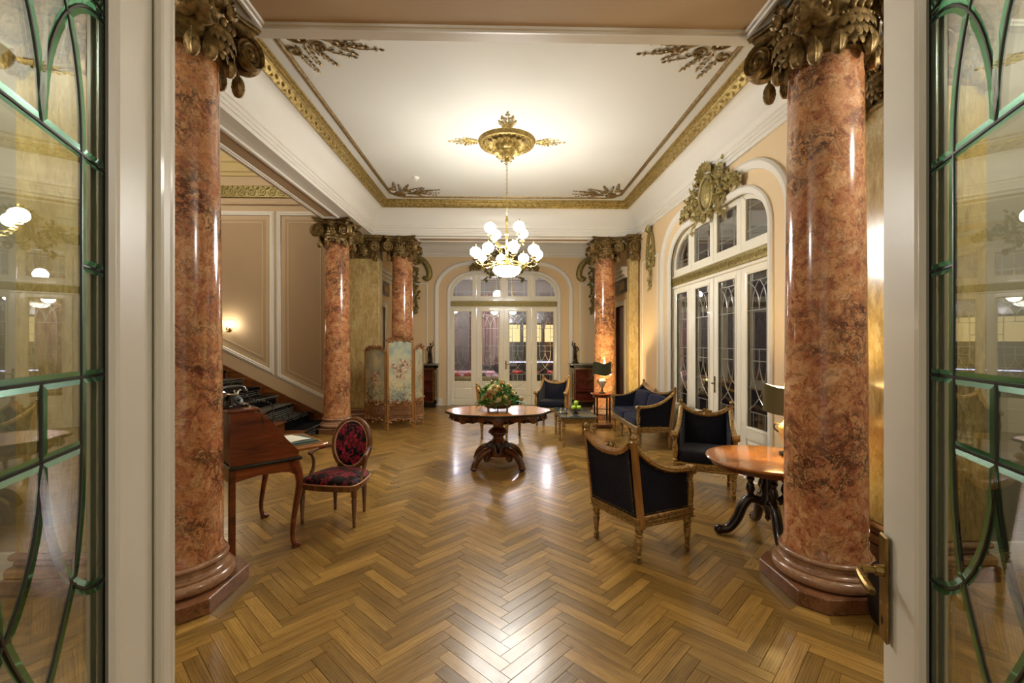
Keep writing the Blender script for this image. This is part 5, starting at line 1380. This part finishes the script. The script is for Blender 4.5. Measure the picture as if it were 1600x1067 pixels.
def statuette(label, x, y, lean):
    o = thing('statuette', label, 'statue', (x, y, 1.15), 0.0, 'bronze statuettes on the cabinets')
    mb = MB(); mb.lathe([(.0, 0), (.085, 0), (.085, .03), (.07, .04), (.06, .06), (.065, .08), (.0, .085)], 14); mb.build('base', 'bronze_dark', o)
    mb = MB(); l = lean
    mb.tube([(.02, 0, .07), (.03, .0, .2), (.015 * l, 0, .30), (0, 0, .33)], [.022, .026, .036, .045], 8); mb.tube([(-.035, .03, .10), (-.03, -.01, .22), (-.01, 0, .32)], [.018, .026, .04], 8)
    mb.tube([(0, 0, .31), (.01 * l, 0, .38), (.015 * l, 0, .45), (.01 * l, 0, .48)], [.045, .036, .05, .02], 8); mb.ball((.018 * l, -.01, .525), (.026, .03, .034), 10, 8)
    mb.tube([(.05 * l, 0, .455), (.09 * l, -.01, .50), (.07 * l, -.02, .60)], [.017, .015, .011], 7); mb.tube([(-.05 * l, 0, .45), (-.085 * l, -.02, .38), (-.05 * l, -.05, .33)], [.017, .015, .011], 7)
    mb.build('figure', 'bronze_dark', o, 60)
    mb = MB()
    for q in range(8): mb.leaf((-.02 + .01 * q, .03, .36 - .03 * q), (.5 - .12 * q, .3, -1), (0, -1, 0), .14, .07, .3)
    mb.build('drapery', 'bronze_dark', o, 50)
statuette('dark bronze figure standing on the left display cabinet', -1.90, 12.03, 1); statuette('dark bronze dancing figure standing on the right display cabinet', 2.0, 12.03, -1)

# ------------------------------------------------------------------ centre table
CT = thing('centre_table', 'oval carved pedestal table with scalloped edge in the middle of the hall', 'table', (-.04, 6.27, 0))
def oval(a, b, am, n=96, ph=0.0): return [(a * (1 + am * cos(8 * t + ph)) * cos(t), b * (1 + am * cos(8 * t + ph)) * sin(t)) for t in [2 * pi * i / n for i in range(n)]]
mb = MB(); mb.prism(oval(.72, .52, .02), .735, .765, b=.008); tt = mb.build('table_top', 'burr_top', CT)
mb = MB(); mb.sweep([(x, y, .75) for x, y in oval(.725, .525, .02)], [(.004, -.014), (-.008, -.012), (-.012, 0), (-.008, .012), (.004, .0152)], (0, 0, 1), True); mb.build('edge_molding', 'black_lacquer', tt, 50)
mb = MB(); mb.prism(oval(.3, .2, .0), .765, .7658); mb.build('inlay', 'rosewood_x', tt, 0)
mb = MB(); n = 96; ov = oval(.665, .475, .012); vs = []
for i, (x, y) in enumerate(ov):
    t = 2 * pi * i / n; zb = .648 - .012 * cos(8 * t) - .009 * cos(24 * t); vs += [(x, y, .736), (x * 1.012, y * 1.012, .70), (x, y, zb), (x * .955, y * .95, zb), (x * .955, y * .95, .736)]
fs = []
for i in range(n):
    j = (i + 1) % n
    for q in range(4): fs.append((i * 5 + q, i * 5 + q + 1, j * 5 + q + 1, j * 5 + q))
mb.add(vs, fs); ap = mb.build('apron', 'table_wood', CT, 40)
mb = MB()
for k_ in range(16):
    t = 2 * pi * (k_ + .5) / 16; c_ = Vector((.672 * cos(t), .48 * sin(t), .69)); nn = Vector((cos(t) / .67, sin(t) / .48, 0)).normalized(); tg = Vector((-nn.y, nn.x, 0))
    mb.tube([c_ + tg * p[0] + Vector((0, 0, p[1])) for p in spiral(.025, .006, 1.3, 10, 0)], .006, 5); mb.leaf(c_ - Vector((0, 0, .01)), tg + Vector((0, 0, -.4)), nn, .07, .035, .3); mb.leaf(c_ - Vector((0, 0, .01)), -tg + Vector((0, 0, -.4)), nn, .07, .035, .3)
tag(mb.build('apron_carving', 'dark_wood', ap, 50), kind='stuff')
mb = MB(); mb.lathe([(.2, .735), (.2, .70), (.08, .675), (.075, .62), (.12, .605), (.125, .585), (.075, .57), (.07, .53), (.10, .51), (.135, .478), (.14, .455), (.10, .42), (.075, .405), (.075, .37), (.1, .345), (.13, .27), (.165, .19), (.16, .14), (.06, .115), (0, .115)], 28); mb.build('pedestal', 'table_wood', CT, 40)
mb = MB()
for k_ in range(12):
    a = 2 * pi * k_ / 12; mb.leaf((.085 * cos(a), .085 * sin(a), .355), (cos(a) * .5, sin(a) * .5, -1), (cos(a), sin(a), .3), .2, .07, .22)
mb.build('pedestal_carving', 'dark_wood', CT, 50)
for k_ in range(4):
    a = pi / 4 + k_ * pi / 2
    mb = MB(); pts = catmull([(.06, 0, .16), (.13, 0, .215), (.21, 0, .225), (.29, 0, .205), (.365, 0, .16), (.42, 0, .105), (.447, 0, .06), (.45, 0, .03)], 5)
    mb.tube(pts, [.052 - .012 * i / (len(pts) - 1) for i in range(len(pts))], 10, Mx=RZ(a)); mb.ball((.45, 0, .032), (.055, .05, .032), 12, 6, Mx=RZ(a))
    mb.tube([(.215 + p[0], 0, .135 + p[1]) for p in spiral(.055, .02, 1.2, 18, 1.6)], .026, 8, Mx=RZ(a), up=(0, 1, 0))
    for j in range(5): 
        p = Vector(pts[6 + 4 * j]); mb.leaf(RZ(a) @ (p + Vector((.02, 0, .05 - .008 * j))), RZ(a) @ Vector((1, 0, -.5 - .3 * j)), RZ(a) @ Vector((.4 + .15 * j, 0, 1)), .09, .06, .3)
    mb.build('leg', 'table_wood', CT, 45)
# planter and flowers
FP = Vector((-.045, 6.22, .768))
PT = thing('planter', 'oval bronze basket planter on feet on the centre table', 'planter', FP)
mb = MB(); mb.lathe([(.12, .03), (.15, .035), (.19, .06), (.205, .09), (.2, .105), (.19, .1), (.17, .06), (.0, .05)], 36, ey=.62, lobes=18, amp=.02); mb.build('bowl', 'antique_gold', PT, 40)
for (x, y) in ((-.12, -.05), (.12, -.05), (-.12, .05), (.12, .05), (0, -.07)):
    mb = MB(); mb.tube([(x, y, .05), (x * 1.06, y * 1.1, .025), (x * 1.12, y * 1.15, 0.002)], [.014, .011, .015], 7); mb.build('foot', 'antique_gold', PT, 40)
FA = thing('flower_arrangement', 'mixed arrangement of cream and peach roses with green leaves in the planter', 'flowers', FP + Vector((0, 0, .08)))
rf = random.Random(21); mbs = [MB(), MB()]
for i in range(620):
    th = rf.uniform(0, 2 * pi); ph = math.acos(rf.uniform(-.05, 1)); r = rf.uniform(.7, 1.02)
    d = Vector((cos(th) * sin(ph), sin(th) * sin(ph), cos(ph))); p = Vector((d.x * .255, d.y * .17, d.z * .285 + .02)) * r
    mbs[rf.random() < .4].leaf(p, d + Vector((rf.uniform(-.8, .8), rf.uniform(-.8, .8), rf.uniform(-.3, .6))), d, rf.uniform(.04, .075), rf.uniform(.02, .035), .12, curl=-.1)
tag(mbs[0].build('foliage', 'leaf_green', FA, 0), kind='stuff'); tag(mbs[1].build('light_foliage', 'leaf_light', FA, 0), kind='stuff')
def rose_mb(r):
    mb = MB(); mb.ball((0, 0, 0), (r * .7, r * .7, r * .75), 10, 8)
    for ring, (n_, q, op) in enumerate(((4, .35, .2), (6, .55, .5), (8, .7, .9))):
        for k in range(n_):
            a = 2 * pi * k / n_ + ring * .4; mb.leaf((q * r * .5 * cos(a), q * r * .5 * sin(a), -r * .3), (cos(a) * op, sin(a) * op, 1), (cos(a), sin(a), .1), r * 1.3, r * 1.1, .25)
    return mb
R1 = rose_mb(.034).mesh('rose', 'petal_cream', 60); R2 = rose_mb(.03).mesh('rose', 'petal_peach', 60)
for (x, y, z, w_) in ((-.10, -.13, .22, 0), (-.05, -.14, .17, 0), (-.13, -.12, .16, 1), (-.06, -.1, .26, 0), (-.17, -.1, .12, 1), (-.2, -.09, .09, 0), (.10, -.14, .115, 0), (.01, -.165, .09, 0), (.15, -.08, .27, 0), (.05, -.1, .3, 1), (.14, -.12, .05, 1), (.03, -.13, .23, 1), (-.02, -.14, .21, 0), (-.09, -.145, .12, 1), (.2, -.08, .17, 0), (-.15, .02, .25, 0), (.05, .05, .31, 0), (.17, .08, .2, 1), (-.08, -.13, .19, 0), (.0, -.12, .25, 0)):
    d = Vector((x * 1.2, y, z)).normalized(); o = obj('rose', R2 if w_ else R1, FA, (x, y, z)); o.rotation_euler = Vector((0, 0, 1)).rotation_difference(d).to_euler()
def fern(base, d, L, nm='fern_leaf'):
    mb = MB(); b = Vector(base); d = Vector(d).normalized(); s = Vector((-d.y, d.x, 0)).normalized(); pts = [b + d * (L * t) + Vector((0, 0, .04 * sin(pi * t) - .06 * t * t)) for t in [i / 10 for i in range(11)]]
    mb.tube(pts, .003, 5)
    for i in range(1, 11):
        for q in (-1, 1): mb.leaf(pts[i], d * .7 + s * q, (0, 0, 1), L * .32 * (1.15 - i / 11), .03, .06)
    mb.build(nm, 'fern_green', FA, 0)
fern((.15, -.1, .02), (1, -.1, .1), .24); fern((.12, -.05, .0), (.9, .4, .12), .3); fern((-.12, -.1, .0), (-.8, -.6, .05), .16); fern((.0, -.12, .0), (-.3, -1, -.05), .13); fern((-.15, .02, .02), (-1, .2, .1), .18); fern((.1, -.12, .0), (.3, -1, 0), .12)
for (a, b) in (((-.1, 0, .1), (-.28, -.05, .38)), ((-.12, 0, .1), (-.36, .0, .25)), ((.1, 0, .1), (.42, .02, .33)), ((.12, 0, .1), (.5, -.05, .12)), ((-.1, -.05, .05), (-.32, -.12, .04))):
    a, b = Vector(a), Vector(b); mb = MB(); mb.tube([a, (a + b) / 2 + Vector((0, 0, .03)), b], [.002, .0018, .001], 4); mb.build('twig', 'twig', FA)

# ------------------------------------------------------------------ coffee table with bowl of apples and tray
CO = thing('coffee_table', 'low gilt coffee table with dark green marble top in front of the sofa', 'coffee table', (1.275, 7.80, 0))
hx, hy = .30, .56
mb = MB(); mb.box(-hx, hx, -hy, hy, .47, .50, .006); mb.build('marble_top', 'green_marble', CO)
mb = MB(); mb.box(-hx + .01, hx - .01, -hy + .01, hy - .01, .455, .47, .004); mb.box(-hx + .03, hx - .03, -hy + .03, hy - .03, .39, .455, .003); mb.build('apron', 'gilt_wood', CO)
mb = MB()
for s in (-1, 1):
    for i in range(28): mb.ball((-hx + .045 + (2 * hx - .09) * i / 27, s * (hy - .028), .425), .009, 6, 4)
    for i in range(50): mb.ball((s * (hx - .028), -hy + .045 + (2 * hy - .09) * i / 49, .425), .009, 6, 4)
tag(mb.build('beading', 'bright_gold', CO, 60), kind='stuff')
mb = turned_leg(.40, .028); lm = mb.mesh('leg', 'gilt_wood', 40)
for x in (-hx + .045, hx - .045):
    for y in (-hy + .045, 0, hy - .045): obj('leg', lm, CO, (x, y, 0))
BW = thing('fruit_bowl', 'small dark footed bowl holding green apples on the coffee table', 'bowl', (1.275, 7.62, .50))
mb = MB(); mb.lathe([(.0, 0), (.045, 0), (.045, .008), (.02, .014), (.02, .035), (.05, .045), (.10, .055), (.125, .066), (.12, .07), (.09, .062), (.0, .056)], 28); mb.build('bowl', 'bronze_dark', BW, 40)
mb = MB(); mb.lathe([(.0, -.035), (.02, -.038), (.038, -.022), (.044, .004), (.036, .03), (.016, .038), (.0, .03)], 16); APM = mb.mesh('apple_flesh', 'apple', 60)
mb = MB(); mb.tube([(0, 0, .028), (.003, 0, .045), (.007, 0, .055)], .002, 5); STM = mb.mesh('stem', 'twig', 40)
for (x, y, z, lb) in ((-.045, -.035, .105, 'green apple at the front left of the fruit bowl'), (.045, -.035, .105, 'green apple at the front right of the fruit bowl'), (.0, .045, .105, 'green apple at the back of the fruit bowl'), (.002, -.005, .182, 'green apple resting on top of the others')):
    o = thing('apple', lb, 'apple', (1.275 + x, 7.62 + y, .50 + z), rf.uniform(0, 6), 'green apples in the bowl'); obj('flesh', APM, o); obj('stem', STM, o)
TR = thing('silver_cruet', 'small silver tray with lidded pots on the coffee table', 'tray', (1.07, 7.72, .50))
mb = MB(); mb.lathe([(.0, .004), (.085, .004), (.095, .012), (.09, .003), (.0, .0)], 24); mb.build('tray', 'silver', TR, 40)
for (x, y) in ((-.035, 0), (.04, .01)):
    mb = MB(); mb.lathe([(.0, .005), (.026, .006), (.03, .025), (.024, .045), (.016, .05), (.02, .056), (.008, .066), (.006, .08), (.0, .086)], 16, c=(x, y, 0)); mb.build('pot', 'silver', TR, 40)

# ------------------------------------------------------------------ side table and the two lamps
SD = thing('side_table', 'small dark side table with black columns carrying a lamp by the sofa', 'side table', (2.05, 9.05, 0))
mb = MB(); mb.prism([(.235 * cos(2 * pi * i / 8 + pi / 8), .235 * sin(2 * pi * i / 8 + pi / 8)) for i in range(8)], .655, .685, b=.006); mb.build('top', 'rosewood_x', SD)
mb = MB(); mb.prism([(.19 * cos(2 * pi * i / 8 + pi / 8), .19 * sin(2 * pi * i / 8 + pi / 8)) for i in range(8)], .605, .655); mb.build('apron', 'walnut', SD, 0)
mb = MB(); mb.box(-.19, .19, -.19, .19, .02, .075, .008); mb.build('base', 'walnut', SD)
for (x, y) in ((-.15, -.15), (.15, -.15), (-.15, .15), (.15, .15)):
    mb = MB(); mb.lathe([(.02, .10), (.018, .2), (.017, .58), (.02, .605)], 12, c=(x * .85, y * .85, 0)); L = mb.build('column', 'black_lacquer', SD, 40)
    mb = MB(); mb.lathe([(.026, .075), (.028, .09), (.02, .105)], 12, c=(x * .85, y * .85, 0)); mb.build('brass_collar', 'brass', L, 40)
    mb = MB(); mb.ball((x * 1.1, y * 1.1, .02), (.03, .03, .02), 10, 6); mb.build('foot', 'bright_gold', SD, 50)
def make_lamp(label, loc, rz, urn, power, span=215, smat='lamp_shade'):
    o = thing('table_lamp', label, 'lamp', loc, rz, 'table lamps with wavy shades')
    mb = MB(); mb.box(-.055, .055, -.055, .055, 0, .02, .004); mb.lathe([(.05, .02), (.03, .035), (.018, .06), (.02, .085), (.012, .09)], 16); mb.build('foot', 'bronze_dark', o)
    mb = MB(); mb.lathe([(.014, .085), (.035, .12), (.062, .18), (.075, .235), (.07, .262), (.045, .285), (.03, .295), (.034, .305), (.0, .31)], 24); u_ = mb.build('urn', urn, o, 40)
    mb = MB()
    for s in (-1, 1): mb.tube(catmull([(s * .065, 0, .2), (s * .1, 0, .23), (s * .095, 0, .275), (s * .05, 0, .27)], 5), .007, 6)
    mb.build('handle', 'bronze_dark', u_, 40)
    mb = MB(); mb.tube([(0, 0, .31), (0, 0, .46)], .008, 8); mb.tube([(-.03, 0, .345), (.03, 0, .345)], .006, 6); mb.build('stem', 'brass', o)
    # shield shade: a curved screen in front of the bulb, open at the back, with a waved rim
    n = 24; vs = []
    for (r_, top) in ((1.0, 0), (1.0, 1), (.965, 1), (.965, 0)):
        for i in range(n + 1):
            a = -pi / 2 + (i / n - .5) * radians(span); x, y = .195 * cos(a) * r_, .125 * sin(a) * r_ + .0
            wv = .022 * cos((3.2 if span < 300 else 2) * (a + pi / 2)); vs.append((x, y, (.375 - wv * .7 if not top else .62 - wv)))
    k_ = n + 1; fs = []; mi_ = []
    for q in range(4):
        for i in range(n): a, b = q, (q + 1) % 4; fs.append((a * k_ + i, a * k_ + i + 1, b * k_ + i + 1, b * k_ + i)); mi_.append(1 if q == 2 else 0)
    fs += [(0, k_, 2 * k_, 3 * k_), (n, 3 * k_ + n, 2 * k_ + n, k_ + n)]; mi_ += [0, 0]
    mb = MB(); mb.add(vs, fs); mb.mi = mi_; mb.build('shade', [smat, 'lamp_shade_inside'], o, 50)
    mb = MB(); mb.tube([(0, 0, .455), (0, -.12, .455)], .004, 6); mb.build('shade_bracket', 'brass', o)
    mb = MB(); mb.ball((0, 0, .48), (.028, .028, .036), 12, 8); bl = mb.build('bulb', 'sconce_light', o, 60)
    l = bpy.data.lights.new('lamp_light', 'POINT'); l.energy = power; l.color = (1, .80, .44); l.shadow_soft_size = .04; lo = obj('lamp_light', l, o, (0, 0, .54))
    return o
make_lamp('table lamp with dark wavy shade lighting the far right column', (2.05, 9.05, .685), radians(8), 'urn', 34)
TTC = Vector((2.33, 3.86, 0))
make_lamp('table lamp with dark shade on the round table half hidden by the right column', (2.56, 3.95, .70), radians(-20), 'urn_cream', 22, 359.5, 'lamp_shade_olive')

# ------------------------------------------------------------------ round pedestal table
RT = thing('round_table', 'polished round pedestal table with carved splayed feet behind the right column', 'table', TTC)
mb = MB(); mb.lathe([(.0, .668), (.482, .668), (.495, .675), (.502, .688), (.495, .698), (.485, .70), (.0, .70)], 64); mb.build('table_top', 'burr_top', RT, 40)
mb = MB(); mb.lathe([(.455, .63), (.46, .668)], 48, cap=False); mb.lathe([(.44, .668), (.445, .63), (.455, .63)], 48, cap=False); mb.build('apron', 'table_wood', RT, 40)
mb = MB(); mb.lathe([(.13, .63), (.13, .6), (.05, .58), (.045, .5), (.06, .44), (.05, .38), (.07, .33), (.075, .29), (.04, .25), (.02, .2), (.025, .17), (.0, .14)], 20); mb.box(-.16, .16, -.16, .16, .62, .655, .005); mb.build('pedestal', 'dark_wood', RT, 40)
for k_ in range(4):
    a = radians(135) + k_ * pi / 2 + .55
    mb = MB(); mb.lathe([(.03, .33), (.042, .36), (.024, .385), (.038, .42), (.03, .46), (.02, .48), (.036, .51), (.026, .53), (.042, .56), (.026, .585), (.04, .62)], 12, c=(.14 * cos(a), .14 * sin(a), 0)); mb.build('spindle', 'dark_wood', RT, 40)
    mb = MB(); pts = catmull([(.05, 0, .31), (.14, 0, .335), (.2, 0, .27), (.25, 0, .15), (.32, 0, .06), (.39, 0, .045), (.415, 0, .06)], 5)
    mb.tube(pts, [.034 + .012 * sin(pi * i / 30) - .008 * i / 30 for i in range(len(pts))], 10, Mx=RZ(a)); mb.ball((.395, 0, .042), (.045, .038, .042), 12, 8, Mx=RZ(a)); mb.build('leg', 'dark_wood', RT, 45)
AS = MB(); AS.lathe([(.0, 0), (.04, 0), (.05, .012), (.045, .02), (.03, .014), (.0, .012)], 20); AS.lathe([(.012, .012), (.016, .03), (.01, .045), (.0, .05)], 12, c=(.012, .01, 0))
tag(AS.build('ashtray', 'silver', None, 40, loc=(2.42, 3.62, .70)), 'small silver dish on the round table beside the right column', 'dish')
# dark bag on the floor by the right column
mb = MB(); mb.ball((0, 0, .2), (.10, .095, .2), 18, 12, e=.6, sq=.6); bg = mb.build('bag', 'black_bag', None, 60, loc=(2.31, 2.60, 0)); tag(bg, 'black bag on the floor between the right column and the door handle', 'bag')
mb = MB(); mb.tube(bez((-.06, -.05, .37), (-.06, -.05, .5), (.06, -.05, .5), (.06, -.05, .37), 10), .008, 6); mb.build('strap', 'black_bag', bg)
# ------------------------------------------------------------------ rooms behind the glazed doors
def room_box(tagname, x0, x1, y0, y1, h, open_side, mat, fmat):
    mb = MB(); mb.box(x0, x1, y0, y1, -.06, -.002); struct(mb.build('floor_' + tagname, fmat, smooth=0))
    mb = MB(); mb.box(x0, x1, y0, y1, h, h + .05); struct(mb.build('ceiling_' + tagname, 'ceiling_paint', smooth=0))
    for sd, (a, b, c, d) in dict(w=(x0 - .05, x0, y0, y1), e=(x1, x1 + .05, y0, y1), n=(x0, x1, y1, y1 + .05), s=(x0, x1, y0 - .05, y0)).items():
        if sd == open_side: continue
        mb = MB(); mb.box(a, b, c, d, 0, h); struct(mb.build('wall_%s_%s' % (tagname, dict(w='left', e='right', n='back', s='front')[sd]), mat, smooth=0))
# bar room beyond the far doors
room_box('bar', -4.5, 4.5, 12.53, 18.5, 4.3, 's', 'grey_stucco', 'dark_wood')
mb = MB(); mb.grid(lambda u, v: Vector((-1.2 + 1.3 * u, 16.6 + .06 * sin(u * 60), .9 + 2.6 * v)), 60, 2, thick=(0, .02, 0)); cu = tag(mb.build('bar_curtain', 'curtain', None, 60), 'striped pink curtain seen through the far glazed doors', 'curtain')
cu.location = (0, 0, 0)
BR = thing('back_bar', 'black back bar with lit amber niches beyond the far doors', 'bar', (.95, 18.1, 0))
mb = MB(); mb.box(-1.0, 3.2, -.25, .35, 0, 1.1); mb.box(-1.0, 3.2, .25, .38, 1.1, 3.2); 
for x in (-.98, -.1, .75, 1.6, 2.4, 3.15): mb.box(x - .05, x + .05, -.1, .3, 1.1, 3.2)
mb.box(-1.0, 3.2, -.1, .3, 2.5, 2.6); mb.build('carcass', 'bar_black', BR, 0)
for x in (-.54, .32, 1.17, 2.0, 2.78):
    mb = MB(); mb.box(x - .36, x + .36, .22, .245, 1.75, 2.45); mb.build('lit_niche', 'bar_window', BR, 0)
CTN = thing('bar_counter', 'dark bar counter with a pale lit edge beyond the far doors', 'counter', (1.2, 16.2, 0))
mb = MB(); mb.box(-1.2, 2.8, -.3, .3, 0, 1.05, .01); mb.build('body', 'bar_black', CTN); mb = MB(); mb.box(-1.25, 2.85, -.36, .33, 1.05, 1.09, .008); mb.build('counter_top', 'bar_black', CTN)
mb = MB(); mb.tube([(-1.2, -.355, 1.03), (2.8, -.355, 1.03)], .018, 6); mb.build('light_strip', 'bar_neon', CTN)
for (x, lb) in ((.55, 'red bar stool left in front of the dark counter'), (1.15, 'red bar stool in the middle before the dark counter'), (1.75, 'red bar stool right in front of the dark counter')):
    o = thing('bar_stool', lb, 'stool', (x, 15.3, 0), 0, 'red bar stools'); mb = MB(); mb.lathe([(.2, 0), (.2, .015), (.03, .03), (.025, .66)], 16); mb.build('stem', 'silver', o, 40); mb = MB(); mb.lathe([(.0, .66), (.17, .66), (.19, .7), (.17, .75), (0, .76)], 20); mb.build('seat', 'red_fabric', o, 50)
def sofa_simple(label, x, y, w, mat, rz=0.0):
    o = thing('lounge_sofa', label, 'sofa', (x, y, 0), rz); mb = MB(); mb.box(-w, w, -.4, .4, .0, .42, .04); mb.build('seat', mat, o)
    mb = MB(); mb.box(-w, w, -.42, -.22, .42, .72, .06); mb.build('backrest', mat, o)
    for s in (-1, 1): mb = MB(); mb.box(s * w - .1, s * w + .1, -.42, .42, .06, .62, .05); mb.build('armrest', mat, o)
sofa_simple('olive lounge sofa with its back to the far doors', -1.0, 13.5, .95, 'olive_sofa')
sofa_simple('pink patterned sofa by the curtain in the bar room', -1.0, 15.6, .8, 'pink_sofa', pi)
for (x, mt, lb) in ((-1.36, 'red_fabric', 'red cushion on the left of the olive sofa'), (-.95, 'red_fabric', 'red cushion in the middle of the olive sofa'), (-.6, 'navy_cushion', 'dark blue cushion on the olive sofa')):
    mb = MB(); mb.ball((0, 0, 0), (.16, .06, .2), 16, 8, e=.5, sq=.5); tag(mb.build('cushion', mt, None, 60, loc=(x, 13.36, .625), rot=(.08, 0, 0)), lb, 'cushion', 'cushions on the olive sofa')
def pendant(label, loc, r, mat, drop, grp=None):
    o = thing('pendant_lamp', label, 'lamp', loc, 0.0, grp); mb = MB(); mb.ball((0, 0, 0), r, 20, 12); mb.build('globe', mat, o, 60)
    mb = MB(); mb.lathe([(r * .35, r * .9), (r * .3, r * 1.1), (.01, r * 1.2), (.008, drop - .02), (.05, drop - .01), (.05, drop)], 12); mb.build('rod', 'brass', o, 40)
for (lb, x, y, z) in (('globe pendant just left of centre in the bar room behind the far doors', -.22, 14.9, 2.78), ('globe pendant just right of centre in the bar room behind the far doors', .38, 14.9, 2.78), ('higher globe pendant seen through the transom of the far doors', -.12, 14.3, 3.25),
                      ('globe pendant deep at the left of the bar room', -1.75, 16.9, 2.95), ('globe pendant deep at the right of the bar room', 1.6, 15.6, 2.95)):
    pendant(lb, (x, y, z), .13, 'bar_light', 4.3 - z, 'globe pendants')
# library behind the right-hand doors
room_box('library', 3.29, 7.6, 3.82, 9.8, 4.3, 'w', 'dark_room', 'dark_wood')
def bookcase(label, x, y, rz):
    o = thing('bookcase', label, 'bookcase', (x, y, 0), rz); mb = MB(); w = .6
    mb.box(-w, w, .14, .16, 0, 2.2); 
    for s in (-1, 1): mb.box(s * w - .02, s * w + .02, -.16, .16, 0, 2.2)
    for z in (0.0, .4, .8, 1.2, 1.6, 2.18): mb.box(-w, w, -.16, .14, z, z + .03)
    mb.build('body', 'walnut', o, 0); rb = random.Random(int(x * 7 + y))
    return o
bookcase('walnut bookcase behind the right glazed doors near the sofa', 7.35, 7.3, -pi / 2); bookcase('walnut bookcase behind the right glazed doors near the column', 7.35, 5.6, -pi / 2)
pendant('unseen globe pendant added to light the room behind the right glazed doors', (6.3, 6.4, 3.3), .12, 'bar_light', 1.0, 'globe pendants')  # unseen lamp, added to give this room some light
# unseen lamps added as fill light for the front zone and the stairwell
pendant('unseen globe pendant added as fill light in the entrance zone near the left wall', (-3.4, 1.7, 3.5), .16, 'added_fill_light', 1.12, 'globe pendants')
pendant('unseen globe pendant added as fill light in the entrance zone near the right wall', (3.5, 1.7, 3.5), .16, 'added_fill_light', 1.12, 'globe pendants')
pendant('unseen globe pendant added as fill light high in the stairwell', (-5.6, 6.6, 5.0), .17, 'added_fill_light', .9, 'globe pendants')
